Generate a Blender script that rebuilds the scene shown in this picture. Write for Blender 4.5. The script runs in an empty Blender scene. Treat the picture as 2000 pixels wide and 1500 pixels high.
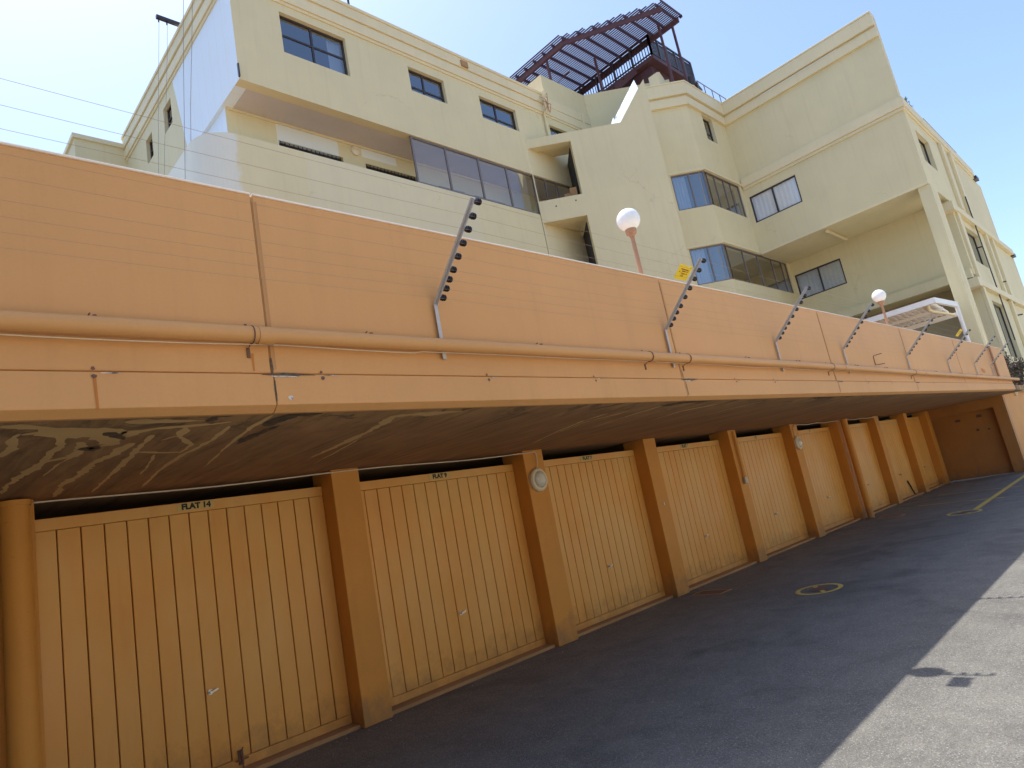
import bpy, bmesh, math, random
from mathutils import Vector, Matrix
random.seed(7)
sc = bpy.context.scene
R = math.radians
# ---------------------------------------------------------------- camera
cam_d = bpy.data.cameras.new("camera"); cam = bpy.data.objects.new("camera", cam_d)
sc.collection.objects.link(cam); sc.camera = cam
cam_d.sensor_width = 36.0; cam_d.lens = 36.0*1288.0/2000.0
cam_d.clip_start = 0.05; cam_d.clip_end = 2000
right = Vector((0.71246097, -0.67674767, -0.18550461))
down = Vector((0.00172543, 0.26604887, -0.963958))
fwd = Vector((0.70170962, 0.68646237, 0.19071712))
M = Matrix((right, -down, -fwd)).transposed().to_4x4(); M.translation = Vector((0, 0, 1.6))
cam.matrix_world = M
# ---------------------------------------------------------------- light
SUN = Vector((-0.025, 0.345, 1.0)).normalized()
w = bpy.data.worlds.new("World"); sc.world = w; w.use_nodes = True
nt = w.node_tree; nt.nodes.clear()
sky = nt.nodes.new("ShaderNodeTexSky"); sky.sky_type = 'NISHITA'; sky.sun_disc = False
sky.sun_elevation = math.asin(SUN.z); sky.sun_rotation = math.atan2(SUN.x, SUN.y)
sky.air_density = 1.0; sky.dust_density = 1.75; sky.ozone_density = 3.2
bg = nt.nodes.new("ShaderNodeBackground"); bg.inputs[1].default_value = 0.15
out = nt.nodes.new("ShaderNodeOutputWorld")
nt.links.new(sky.outputs[0], bg.inputs[0]); nt.links.new(bg.outputs[0], out.inputs[0])
sd = bpy.data.lights.new("sun", 'SUN'); sd.energy = 2.85; sd.angle = R(0.53); sd.color = (1, 0.95, 0.87)
so = bpy.data.objects.new("sun", sd); sc.collection.objects.link(so)
so.rotation_euler = SUN.to_track_quat('Z', 'Y').to_euler()
sc.view_settings.view_transform = 'Standard'; sc.view_settings.look = 'None'
sc.view_settings.exposure = 0.96; sc.view_settings.gamma = 1
sc.cycles.max_bounces = 8; sc.cycles.diffuse_bounces = 5

# ---------------------------------------------------------------- materials
def nodes(name):
    m = bpy.data.materials.new(name); m.use_nodes = True
    t = m.node_tree; b = t.nodes["Principled BSDF"]
    return m, t, b
def N(t, kind, **kw):
    n = t.nodes.new(kind)
    for k, v in kw.items():
        if k in n.inputs: n.inputs[k].default_value = v
        else: setattr(n, k, v)
    return n
def mixc(t, fac, a, b, mode='MIX'):
    n = t.nodes.new("ShaderNodeMix"); n.data_type = 'RGBA'; n.blend_type = mode
    for i, v in ((0, fac), (6, a), (7, b)):
        if hasattr(v, 'is_output'): t.links.new(v, n.inputs[i])
        else: n.inputs[i].default_value = v if i == 0 else (*v[:3], 1)
    return n.outputs[2]
def ramp(t, src, stops):
    r = t.nodes.new("ShaderNodeValToRGB"); t.links.new(src, r.inputs[0])
    e = r.color_ramp.elements
    while len(e) < len(stops): e.new(0.5)
    for i, (p, c) in enumerate(stops):
        e[i].position = p; e[i].color = (c, c, c, 1) if not hasattr(c, '__len__') else (*c, 1)
    return r.outputs[0]
def coords(t, scale=(1, 1, 1)):
    g = t.nodes.new("ShaderNodeNewGeometry"); mp = t.nodes.new("ShaderNodeMapping")
    mp.inputs['Scale'].default_value = scale; t.links.new(g.outputs['Position'], mp.inputs[0])
    return mp.outputs[0]
def noise(t, co, scale, detail=4, rough=.55, dist=0):
    n = N(t, "ShaderNodeTexNoise", Scale=scale, Detail=detail, Roughness=rough, Distortion=dist)
    t.links.new(co, n.inputs['Vector']); return n.outputs[0]
def math_(t, op, a, b=0.0):
    n = t.nodes.new("ShaderNodeMath"); n.operation = op
    for i, v in enumerate((a, b)):
        if hasattr(v, 'is_output'): t.links.new(v, n.inputs[i])
        else: n.inputs[i].default_value = v
    return n.outputs[0]
def bump(t, b, h, strength=.15, dist=.01):
    n = N(t, "ShaderNodeBump", Strength=strength, Distance=dist)
    t.links.new(h, n.inputs['Height']); t.links.new(n.outputs[0], b.inputs['Normal'])
def sc3(c, k): return tuple(x*k for x in c)

def paint(name, c, rough=.6, var=.12, streak=.12, stain=None, bmp=.12, spec=.3, dirt=0, patch=0):
    """weathered painted plaster: large blotches, faint runs down the face, fine grain"""
    m, t, b = nodes(name)
    co = coords(t)
    blot = noise(t, co, .9, 5, .6)
    col = mixc(t, ramp(t, blot, [(.3, 0), (.7, 1)]), sc3(c, 1-var), sc3(c, 1+var*.6))
    runs = noise(t, coords(t, (5, 5, .35)), 1.6, 5, .6, .3)
    col = mixc(t, math_(t, 'MULTIPLY', ramp(t, runs, [(.52, 0), (.78, 1)]), streak), col, stain or sc3(c, .55))
    runs2 = noise(t, coords(t, (11, 11, .22)), 1.3, 4, .6, .2)
    col = mixc(t, math_(t, 'MULTIPLY', ramp(t, runs2, [(.58, 0), (.72, 1)]), streak*.8), col, stain or sc3(c, .6))
    if dirt:
        gz = t.nodes.new("ShaderNodeNewGeometry"); sz = t.nodes.new("ShaderNodeSeparateXYZ"); t.links.new(gz.outputs['Position'], sz.inputs[0])
        dn = math_(t, 'SUBTRACT', math_(t, 'MULTIPLY', noise(t, coords(t, (1, 1, .6)), 7, 5, .7), .9), sz.outputs[2])
        col = mixc(t, math_(t, 'MULTIPLY', ramp(t, dn, [(.12, 0), (.42, 1)]), dirt), col, (.20, .14, .09))
        sc_ = noise(t, coords(t, (1, 1, 3)), 9, 4, .7)
        col = mixc(t, math_(t, 'MULTIPLY', ramp(t, sc_, [(.66, 0), (.72, 1)]), dirt*.5), col, sc3(c, .5))
    if patch:
        gp_ = t.nodes.new("ShaderNodeNewGeometry"); sp_ = t.nodes.new("ShaderNodeSeparateXYZ"); t.links.new(gp_.outputs['Position'], sp_.inputs[0])
        cb = t.nodes.new("ShaderNodeCombineXYZ"); t.links.new(math_(t, 'SUBTRACT', sp_.outputs[0], sp_.outputs[1]), cb.inputs[0]); t.links.new(sp_.outputs[2], cb.inputs[1])
        bt = t.nodes.new("ShaderNodeTexBrick"); t.links.new(cb.outputs[0], bt.inputs['Vector'])
        bt.inputs['Scale'].default_value = 1.0; bt.inputs['Mortar Size'].default_value = 0.0; bt.inputs['Brick Width'].default_value = 1.9; bt.inputs['Row Height'].default_value = 2.7
        bt.inputs['Color1'].default_value = (.0, .0, .0, 1); bt.inputs['Color2'].default_value = (1, 1, 1, 1); bt.offset = .37
        col = mixc(t, math_(t, 'MULTIPLY', bt.outputs['Color'], patch), col, sc3(c, .72))
        cr = N(t, "ShaderNodeTexVoronoi", feature='DISTANCE_TO_EDGE', Scale=.55)
        nzc = t.nodes.new("ShaderNodeTexNoise"); nzc.inputs['Scale'].default_value = 2.2; nzc.inputs['Detail'].default_value = 5; t.links.new(co, nzc.inputs['Vector'])
        va = N(t, "ShaderNodeVectorMath", operation='MULTIPLY_ADD'); t.links.new(nzc.outputs['Color'], va.inputs[0]); va.inputs[1].default_value = (.8, .8, .8); t.links.new(co, va.inputs[2])
        t.links.new(va.outputs[0], cr.inputs['Vector'])
        ck = math_(t, 'MULTIPLY', ramp(t, cr.outputs['Distance'], [(.003, 1), (.008, 0)]), ramp(t, noise(t, co, .6, 2), [(.57, 0), (.64, .22)]))
        col = mixc(t, ck, col, sc3(c, .35))
    fine = noise(t, co, 60, 3, .6)
    col = mixc(t, ramp(t, fine, [(.3, 0), (.75, .14)]), col, sc3(c, .7))
    t.links.new(col, b.inputs['Base Color'])
    b.inputs['Roughness'].default_value = rough
    b.inputs['Specular IOR Level'].default_value = spec
    h = math_(t, 'ADD', math_(t, 'MULTIPLY', noise(t, co, 3, 3), .8), math_(t, 'MULTIPLY', fine, .25))
    bump(t, b, h, bmp, .012)
    return m
def plain(name, c, rough=.5, metal=0, spec=.5, var=.1, scale=30):
    m, t, b = nodes(name)
    col = mixc(t, noise(t, coords(t), scale, 4), sc3(c, 1-var), sc3(c, 1+var))
    t.links.new(col, b.inputs['Base Color'])
    b.inputs['Roughness'].default_value = rough; b.inputs['Metallic'].default_value = metal
    b.inputs['Specular IOR Level'].default_value = spec
    return m

MT = {}
APR = (.665, .352, .134); OCH = (.70, .315, .062); CRM = (.72, .642, .405)
MT['apricot'] = paint('apricot_paint', APR, .55, .07, .11, bmp=.10)
MT['ochre'] = paint('ochre_paint', OCH, .55, .10, .16, (.45, .16, .04), bmp=.10, dirt=.6)
MT['pipe'] = paint('pipe_paint', (.64, .34, .128), .5, .08, .05, bmp=.03, spec=.3)
MT['cream'] = paint('cream_paint', CRM, .7, .05, .20, (.5, .42, .27), bmp=.14, patch=.09)
MT['cream_trim'] = paint('cream_trim', (.75, .66, .43), .6, .05, .15, (.5, .40, .25), bmp=.08)
MT['white_paint'] = paint('white_primer', (.76, .86, .96), .7, .03, .06, bmp=.08)

def door_mat():
    m, t, b = nodes('door_enamel')
    c = (.68, .40, .14)
    co = coords(t)
    g = math_(t, 'ADD', math_(t, 'MULTIPLY', noise(t, coords(t, (1.2, 1.2, .5)), 1.4, 4, .5, .6), .8), .1)
    col = mixc(t, ramp(t, g, [(.38, 0), (.62, 1)]), (.77, .365, .080), (.79, .455, .140))
    fade = noise(t, coords(t, (4, 4, .6)), 1.3, 5, .6)
    col = mixc(t, ramp(t, fade, [(.56, 0), (.74, .32)]), col, (.62, .24, .06))
    oi_ = t.nodes.new("ShaderNodeObjectInfo")
    col = mixc(t, math_(t, 'MULTIPLY', oi_.outputs['Random'], .30), col, (.78, .37, .07))
    gz = t.nodes.new("ShaderNodeNewGeometry"); sz = t.nodes.new("ShaderNodeSeparateXYZ"); t.links.new(gz.outputs['Position'], sz.inputs[0])
    dn = math_(t, 'SUBTRACT', math_(t, 'MULTIPLY', noise(t, coords(t), 6, 5, .7), .8), sz.outputs[2])
    col = mixc(t, math_(t, 'MULTIPLY', ramp(t, dn, [(.05, 0), (.38, 1)]), .5), col, (.26, .14, .06))
    sp = N(t, "ShaderNodeTexVoronoi", Scale=26.0); t.links.new(co, sp.inputs['Vector'])
    col = mixc(t, ramp(t, sp.outputs['Distance'], [(.0, .5), (.05, 0)]), col, (.3, .12, .04))
    t.links.new(col, b.inputs['Base Color'])
    t.links.new(ramp(t, noise(t, co, 2.5, 4), [(.3, .34), (.7, .5)]), b.inputs['Roughness'])
    b.inputs['Specular IOR Level'].default_value = .45
    bump(t, b, noise(t, co, 5, 3), .08, .01)
    return m
MT['door'] = door_mat()
MT['groove'] = plain('groove_rust', (.20, .075, .025), .8)

def soffit_mat():
    m, t, b = nodes('stained_soffit')
    base = noise(t, coords(t, (.9, .5, 1)), 2.2, 6, .65, .4)
    col = mixc(t, ramp(t, base, [(.3, 0), (.7, 1)]), (.27, .14, .06), (.44, .24, .11))
    # flaked bands of ochre paint wandering back from the edge
    g = t.nodes.new("ShaderNodeNewGeometry")
    nz = t.nodes.new("ShaderNodeTexNoise"); nz.inputs['Scale'].default_value = 1.1; nz.inputs['Detail'].default_value = 4
    t.links.new(g.outputs['Position'], nz.inputs['Vector'])
    sub = N(t, "ShaderNodeVectorMath", operation='MULTIPLY_ADD')
    t.links.new(nz.outputs['Color'], sub.inputs[0]); sub.inputs[1].default_value = (.30, 1.6, 0)
    t.links.new(g.outputs['Position'], sub.inputs[2])
    mp = t.nodes.new("ShaderNodeMapping"); mp.inputs['Rotation'].default_value = (0, 0, R(4))
    mp.inputs['Scale'].default_value = (2.2, .26, 1); t.links.new(sub.outputs[0], mp.inputs[0])
    vo = N(t, "ShaderNodeTexVoronoi", feature='DISTANCE_TO_EDGE', Scale=1.25); t.links.new(mp.outputs[0], vo.inputs['Vector'])
    g2 = t.nodes.new("ShaderNodeNewGeometry"); y2 = t.nodes.new("ShaderNodeSeparateXYZ"); t.links.new(g2.outputs['Position'], y2.inputs[0])
    taper = math_(t, 'MULTIPLY', math_(t, 'SUBTRACT', y2.outputs[1], 3.1), .022)
    edge = ramp(t, math_(t, 'ADD', vo.outputs['Distance'], taper), [(.050, 1), (.075, 0)])
    brk0 = ramp(t, noise(t, coords(t), 1.3, 3), [(.40, 0), (.50, 1)])
    xyz = t.nodes.new("ShaderNodeSeparateXYZ"); t.links.new(g.outputs['Position'], xyz.inputs[0])
    xf = ramp(t, math_(t, 'MULTIPLY', xyz.outputs[0], .1), [(.16, 1), (.42, .12)])
    brk = math_(t, 'MULTIPLY', brk0, xf)
    nearf = ramp(t, math_(t, 'ADD', math_(t, 'MULTIPLY', math_(t, 'SUBTRACT', xyz.outputs[1], 3.1), .36),
                         math_(t, 'MULTIPLY', noise(t, coords(t), 1.6, 5, .7, 1.0), .55)), [(.36, 1), (.52, 0)])
    och = math_(t, 'MAXIMUM', math_(t, 'MULTIPLY', math_(t, 'MULTIPLY', edge, brk), .35), math_(t, 'MULTIPLY', nearf, .45))
    col = mixc(t, math_(t, 'MULTIPLY', och, .8), col, (.62, .42, .18))
    mould = math_(t, 'MULTIPLY', ramp(t, noise(t, coords(t, (1.5, 1.1, 1)), 1.7, 7, .72, 1.0), [(.50, 0), (.58, 1)]),
                  ramp(t, math_(t, 'SUBTRACT', xyz.outputs[1], 3.1), [(.08, 1), (.8, 0)]))
    col = mixc(t, math_(t, 'MULTIPLY', mould, .85), col, (.035, .035, .03))
    grain = noise(t, coords(t, (7, .8, 1)), 1.0, 6, .65, .4)
    col = mixc(t, ramp(t, grain, [(.42, 0), (.70, .55)]), col, (.36, .22, .10))
    grain2 = noise(t, coords(t, (9, .6, 1)), 1.4, 6, .7, .3)
    col = mixc(t, ramp(t, grain2, [(.48, 0), (.68, .6)]), col, (.10, .055, .03))
    t.links.new(col, b.inputs['Base Color']); b.inputs['Roughness'].default_value = .8
    bump(t, b, noise(t, coords(t), 9, 5), .2, .01)
    return m
MT['soffit'] = soffit_mat()

def asphalt():
    m, t, b = nodes('asphalt')
    co = coords(t)
    big = noise(t, co, .35, 6, .6, .5)
    col = mixc(t, ramp(t, big, [(.3, 0), (.7, 1)]), (.168, .160, .137), (.216, .207, .180))
    med = noise(t, co, 3.2, 5, .65)
    col = mixc(t, ramp(t, med, [(.35, .35), (.6, 0)]), col, (.075, .072, .072))
    v = N(t, "ShaderNodeTexVoronoi", Scale=150.0); t.links.new(co, v.inputs['Vector'])
    rc = t.nodes.new("ShaderNodeSeparateColor"); t.links.new(v.outputs['Color'], rc.inputs[0])
    col = mixc(t, ramp(t, rc.outputs[0], [(.0, .55), (.35, 0), (1, 0)]), col, (.045, .045, .047))
    col = mixc(t, ramp(t, rc.outputs[1], [(.86, 0), (.95, .7)]), col, (.34, .33, .31))
    v2 = N(t, "ShaderNodeTexVoronoi", Scale=17.0); t.links.new(co, v2.inputs['Vector'])
    col = mixc(t, ramp(t, v2.outputs['Distance'], [(.05, .8), (.075, 0)]), col, (.5, .49, .46))
    oil = noise(t, co, .8, 4, .5, 1.2)
    col = mixc(t, ramp(t, oil, [(.55, 0), (.70, .5)]), col, (.07, .064, .06))
    t.links.new(col, b.inputs['Base Color']); b.inputs['Roughness'].default_value = .85
    b.inputs['Specular IOR Level'].default_value = .3
    bump(t, b, math_(t, 'ADD', v.outputs['Distance'], math_(t, 'MULTIPLY', med, .6)), .5, .004)
    return m
MT['asphalt'] = asphalt()
def worn(name, c, keep=.5, under=(.10, .095, .085)):
    m, t, b = nodes(name)
    n = noise(t, coords(t), 22, 5, .7)
    col = mixc(t, ramp(t, n, [(keep-.08, 0), (keep+.1, 1)]), c, under)
    t.links.new(col, b.inputs['Base Color']); b.inputs['Roughness'].default_value = .8
    return m
MT['yellow_line'] = worn('worn_yellow_paint', (.66, .48, .10), .60)
MT['rust'] = worn('rusted_iron', (.20, .08, .045), .5)
MT['concrete'] = paint('sill_concrete', (.42, .25, .12), .85, .25, .3)
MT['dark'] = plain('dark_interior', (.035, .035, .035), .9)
MT['brown_door'] = paint('brown_door_paint', (.46, .215, .065), .5, .12, .2, dirt=.6)
MT['sunlit_coping'] = paint('sunlit_coping_pale', (.88, .80, .72), .7, .06, .1)
MT['twig_brown'] = plain('brown_crumb', (.16, .10, .06), .9)
MT['joint'] = paint('joint_sealant', (.55, .29, .12), .8, .12, .35, (.25, .12, .05), .3)
MT['chip'] = worn('flaked_plaster', (.75, .68, .58), .5)
MT['mould'] = worn('black_mould', (.07, .06, .045), .52, (.17, .11, .06))
MT['bounce_paving'] = paint('pale_bounce_paving', (.60, .53, .43), .85, .1, .0)
MT['steel'] = plain('galvanised_steel', (.50, .48, .46), .5, .25, .5, .15, 60)
MT['black'] = plain('black_plastic', (.018, .016, .02), .35, 0, .5)
MT['chrome'] = plain('worn_chrome', (.62, .60, .56), .28, .9)
MT['cable'] = plain('painted_cable', (.74, .66, .50), .5)
MT['wire'] = plain('fence_wire', (.44, .30, .19), .4, .3)
MT['rope'] = plain('hoist_rope', (.22, .23, .27), .8)
MT['globe'] = plain('opal_globe', (.93, .93, .92), .25, 0, .5, .02)
MT['brown_steel'] = plain('brown_steel', (.42, .22, .12), .5)
MT['maroon'] = plain('stained_timber', (.095, .042, .05), .6, 0, .4, .25, 8)
MT['slat'] = plain('slat_timber', (.07, .042, .085), .6, 0, .4, .25, 8)
MT['frame'] = plain('aluminium_frame', (.20, .17, .16), .4, .3)
MT['frame_dark'] = plain('dark_window_frame', (.05, .042, .045), .4, .2)
MT['white_steel'] = plain('white_steel', (.80, .80, .79), .45, 0, .5, .04)
MT['curtain'] = plain('pale_blind', (.74, .76, .76), .8, 0, .3, .05, 5)
MT['lace'] = plain('net_curtain', (.45, .46, .44), .9, 0, .2, .25, 18)
MT['sign'] = plain('yellow_sign', (.92, .66, .0), .4, 0, .5, .03)
MT['sign_ink'] = plain('sign_print', (.25, .03, .02), .5)
MT['plate'] = plain('yellowed_plate', (.66, .48, .17), .5, 0, .4, .08)
MT['ink'] = plain('black_lettering', (.012, .012, .012), .5)
MT['interior'] = plain('room_interior', (.42, .36, .24), .9, 0, .2, .15, 2)
def glass(name, tint, mixv, rough=.03):
    m, t, b = nodes(name)
    t.nodes.remove(b)
    o = t.nodes["Material Output"]
    gl = N(t, "ShaderNodeBsdfGlossy", Roughness=rough); gl.inputs['Color'].default_value = (.92, .95, 1, 1)
    tr = t.nodes.new("ShaderNodeBsdfTransparent"); tr.inputs[0].default_value = (*tint, 1)
    lw = t.nodes.new("ShaderNodeLayerWeight")
    f = math_(t, 'ADD', math_(t, 'POWER', lw.outputs['Facing'], 4.0), mixv)
    mx = t.nodes.new("ShaderNodeMixShader"); t.links.new(f, mx.inputs[0])
    t.links.new(tr.outputs[0], mx.inputs[1]); t.links.new(gl.outputs[0], mx.inputs[2]); t.links.new(mx.outputs[0], o.inputs[0])
    nz = noise(t, coords(t), .7, 2); bn = N(t, "ShaderNodeBump", Strength=.04, Distance=.05)
    t.links.new(nz, bn.inputs['Height']); t.links.new(bn.outputs[0], gl.inputs['Normal'])
    return m
MT['glass'] = glass('window_glass', (.50, .56, .64), .24)
MT['glass_pale'] = glass('frosted_glass', (.95, .96, .98), .12, .15)
MT['glass_clear'] = glass('balcony_glass', (.88, .90, .92), .14)
def facade_white(name, expr):
    """cream wall part-painted over with white primer (a real, bounded coat of paint)"""
    m = paint(name, CRM, .7, .05, .18, (.5, .42, .27), bmp=.14, patch=.09)
    t = m.node_tree; b = t.nodes["Principled BSDF"]
    src = b.inputs['Base Color'].links[0].from_socket
    g = t.nodes.new("ShaderNodeNewGeometry"); x = t.nodes.new("ShaderNodeSeparateXYZ"); t.links.new(g.outputs['Position'], x.inputs[0])
    f = expr(t, x.outputs)
    t.links.new(mixc(t, f, src, (.76, .86, .96)), b.inputs['Base Color'])
    return m
def ex_side(t, o):
    a = math_(t, 'LESS_THAN', math_(t, 'ADD', o[1], math_(t, 'MULTIPLY', math_(t, 'ABSOLUTE', math_(t, 'SUBTRACT', o[2], 11.6)), -.25)), 15.15)
    n = noise(t, coords(t), 1.2, 4)
    lines = math_(t, 'LESS_THAN', math_(t, 'FRACT', math_(t, 'MULTIPLY', o[1], 2.4)), .025)
    return math_(t, 'MULTIPLY', math_(t, 'SUBTRACT', a, math_(t, 'MULTIPLY', lines, .5)), math_(t, 'ADD', .85, math_(t, 'MULTIPLY', n, .2)))
MT['side'] = facade_white('side_wall_primer', ex_side)
MT['facade'] = facade_white('facade_paint', lambda t, o: math_(t, 'LESS_THAN', o[0], 5.785))
def ex_bal(t, o):
    a = ramp(t, math_(t, 'ADD', math_(t, 'MULTIPLY', o[0], .1), math_(t, 'MULTIPLY', noise(t, coords(t), 2.5, 4), .04)), [(.572, 1), (.580, 0)])
    b1 = math_(t, 'MULTIPLY', math_(t, 'GREATER_THAN', o[0], 7.1), math_(t, 'LESS_THAN', o[0], 12.3))
    return math_(t, 'MAXIMUM', math_(t, 'MULTIPLY', a, .42), math_(t, 'MULTIPLY', b1, .07))
MT['balustrade'] = facade_white('balustrade_patches', ex_bal)
def ex_rec(t, o):
    a = math_(t, 'MULTIPLY', math_(t, 'GREATER_THAN', o[0], 7.05), math_(t, 'LESS_THAN', o[0], 8.7))
    b1 = math_(t, 'MULTIPLY', math_(t, 'MULTIPLY', math_(t, 'GREATER_THAN', o[0], 9.4), math_(t, 'LESS_THAN', o[0], 10.5)), math_(t, 'GREATER_THAN', o[2], 11.45))
    return math_(t, 'MAXIMUM', math_(t, 'MULTIPLY', math_(t, 'MAXIMUM', a, b1), .6), math_(t, 'LESS_THAN', o[0], 5.865))
MT['recess'] = facade_white('recess_patches', ex_rec)
MT['soffit_lilac'] = paint('overhang_soffit', (.60, .55, .52), .8, .06, .1)

# ---------------------------------------------------------------- mesh helpers
class MB:
    def __init__(s): s.v = []; s.f = []; s.m = []
    def add(s, vs, fs, mi=0):
        n = len(s.v); s.v += [tuple(v) for v in vs]; s.f += [tuple(i+n for i in f) for f in fs]; s.m += [mi]*len(fs)
    def hexa(s, p, mi=0):
        s.add(p, [(0, 3, 2, 1), (4, 5, 6, 7), (0, 1, 5, 4), (1, 2, 6, 5), (2, 3, 7, 6), (3, 0, 4, 7)], mi)
    def box(s, x0, x1, y0, y1, z0, z1, mi=0):
        s.hexa([(x0, y0, z0), (x1, y0, z0), (x1, y1, z0), (x0, y1, z0), (x0, y0, z1), (x1, y0, z1), (x1, y1, z1), (x0, y1, z1)], mi)
    def obox(s, F, u0, u1, d0, d1, z0, z1, mi=0):
        s.hexa([F(u0, d0, z0), F(u1, d0, z0), F(u1, d1, z0), F(u0, d1, z0), F(u0, d0, z1), F(u1, d0, z1), F(u1, d1, z1), F(u0, d1, z1)], mi)
    def prism(s, poly, z0, z1, mi=0):
        n = len(poly)
        s.add([(x, y, z0) for x, y in poly]+[(x, y, z1) for x, y in poly],
              [tuple(reversed(range(n))), tuple(range(n, 2*n))]+[(i, (i+1) % n, n+(i+1) % n, n+i) for i in range(n)], mi)
    def beam(s, a, b, w, h, mi=0, up=(0, 0, 1)):
        a = Vector(a); b = Vector(b); d = (b-a).normalized(); upv = Vector(up)
        sd_ = d.cross(upv)
        if sd_.length < 1e-3: sd_ = d.cross(Vector((0, 1, 0)))
        sd_.normalize(); uu = sd_.cross(d).normalized()
        c = [(-w/2, -h/2), (w/2, -h/2), (w/2, h/2), (-w/2, h/2)]
        s.hexa([a+sd_*x+uu*y for x, y in c]+[b+sd_*x+uu*y for x, y in c], mi)
    def tube(s, pts, r, n=10, mi=0, rs=None):
        pts = [Vector(p) for p in pts]; k = len(pts); vs = []; fs = []
        prev = None
        for i, p in enumerate(pts):
            d = (pts[min(i+1, k-1)]-pts[max(i-1, 0)]).normalized()
            if prev is None:
                a = d.orthogonal().normalized()
            else:
                a = (prev - d*prev.dot(d)).normalized()
            prev = a; b_ = d.cross(a); rr = rs[i] if rs else r
            for j in range(n):
                th = 2*math.pi*j/n; vs.append(p+a*math.cos(th)*rr+b_*math.sin(th)*rr)
        for i in range(k-1):
            for j in range(n):
                fs.append((i*n+j, i*n+(j+1) % n, (i+1)*n+(j+1) % n, (i+1)*n+j))
        fs.append(tuple(reversed(range(n)))); fs.append(tuple(range((k-1)*n, k*n)))
        s.add(vs, fs, mi)
    def build(s, name, mats, parent=None, bevel=0, smooth=False, seg=2):
        me = bpy.data.meshes.new(name); me.from_pydata(s.v, [], s.f)
        if not isinstance(mats, (list, tuple)): mats = [mats]
        for m in mats: me.materials.append(MT[m] if isinstance(m, str) else m)
        me.polygons.foreach_set('material_index', s.m)
        bm = bmesh.new(); bm.from_mesh(me); bmesh.ops.recalc_face_normals(bm, faces=bm.faces); bm.to_mesh(me); bm.free()
        if smooth:
            me.polygons.foreach_set('use_smooth', [True]*len(me.polygons))
            me.set_sharp_from_angle(angle=R(40))
        o = bpy.data.objects.new(name, me); sc.collection.objects.link(o)
        if parent: o.parent = parent
        if bevel:
            bv = o.modifiers.new('bevel', 'BEVEL'); bv.width = bevel; bv.segments = seg; bv.limit_method = 'ANGLE'; bv.angle_limit = R(40)
        return o
def frame(p0, t):
    p0 = Vector((*p0, 0)); t = Vector((*t, 0)).normalized(); nin = Vector((-t.y, t.x, 0))
    return lambda u, d, z: tuple(p0+t*u+nin*d+Vector((0, 0, z)))
def wall(mb, F, u0, u1, z0, z1, holes=(), th=.22, mi=0):
    us = sorted({u0, u1, *[h[0] for h in holes], *[h[1] for h in holes]}); zs = sorted({z0, z1, *[h[2] for h in holes], *[h[3] for h in holes]})
    us = [u for u in us if u0 <= u <= u1]; zs = [z for z in zs if z0 <= z <= z1]
    def solid(i, j):
        if i < 0 or j < 0 or i >= len(us)-1 or j >= len(zs)-1: return False
        cu = (us[i]+us[i+1])/2; cz = (zs[j]+zs[j+1])/2
        return not any(h[0] < cu < h[1] and h[2] < cz < h[3] for h in holes)
    for i in range(len(us)-1):
        for j in range(len(zs)-1):
            if not solid(i, j): continue
            a, b, c, d = us[i], us[i+1], zs[j], zs[j+1]
            q = lambda *p: mb.add(p, [(0, 1, 2, 3)], mi)
            q(F(a, 0, c), F(b, 0, c), F(b, 0, d), F(a, 0, d)); q(F(b, th, c), F(a, th, c), F(a, th, d), F(b, th, d))
            if not solid(i-1, j): q(F(a, th, c), F(a, 0, c), F(a, 0, d), F(a, th, d))
            if not solid(i+1, j): q(F(b, 0, c), F(b, th, c), F(b, th, d), F(b, 0, d))
            if not solid(i, j-1): q(F(a, 0, c), F(a, th, c), F(b, th, c), F(b, 0, c))
            if not solid(i, j+1): q(F(a, 0, d), F(b, 0, d), F(b, th, d), F(a, th, d))
def band(mb, path, z0, z1, o, inn=0.0, mi=0):
    """string course following a plan path, standing `o` proud on its right-hand side"""
    pts = [Vector(p) for p in path]; n = len(pts); O = []; I = []
    for i, p in enumerate(pts):
        ns = []
        if i > 0: d = (p-pts[i-1]).normalized(); ns.append(Vector((d.y, -d.x)))
        if i < n-1: d = (pts[i+1]-p).normalized(); ns.append(Vector((d.y, -d.x)))
        if len(ns) == 2:
            m_ = (ns[0]+ns[1]); m_ = m_/m_.length; k = 1/max(.3, m_.dot(ns[0])); m_ = m_*k
        else: m_ = ns[0]
        O.append(p+m_*o); I.append(p-m_*inn)
    for i in range(n-1):
        mb.prism([I[i], O[i], O[i+1], I[i+1]], z0, z1, mi)
def tag(o, label=None, cat=None, group=None, kind=None):
    for k, v in (('label', label), ('category', cat), ('group', group), ('kind', kind)):
        if v: o[k] = v
    return o
def empty(name, loc, label, cat, group=None):
    o = bpy.data.objects.new(name, None); sc.collection.objects.link(o); o.location = loc; o.empty_display_size = .1
    return tag(o, label, cat, group)
def inv(o, parent):
    """keep a world-coordinate mesh in place under a placed Empty"""
    o.parent = parent; o.matrix_parent_inverse = Matrix.Translation(-parent.location); return o
def copy_tree(o, parent=None):
    c = o.copy(); sc.collection.objects.link(c)
    if parent: c.parent = parent
    for ch in list(o.children): copy_tree(ch, c)
    return c

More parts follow.
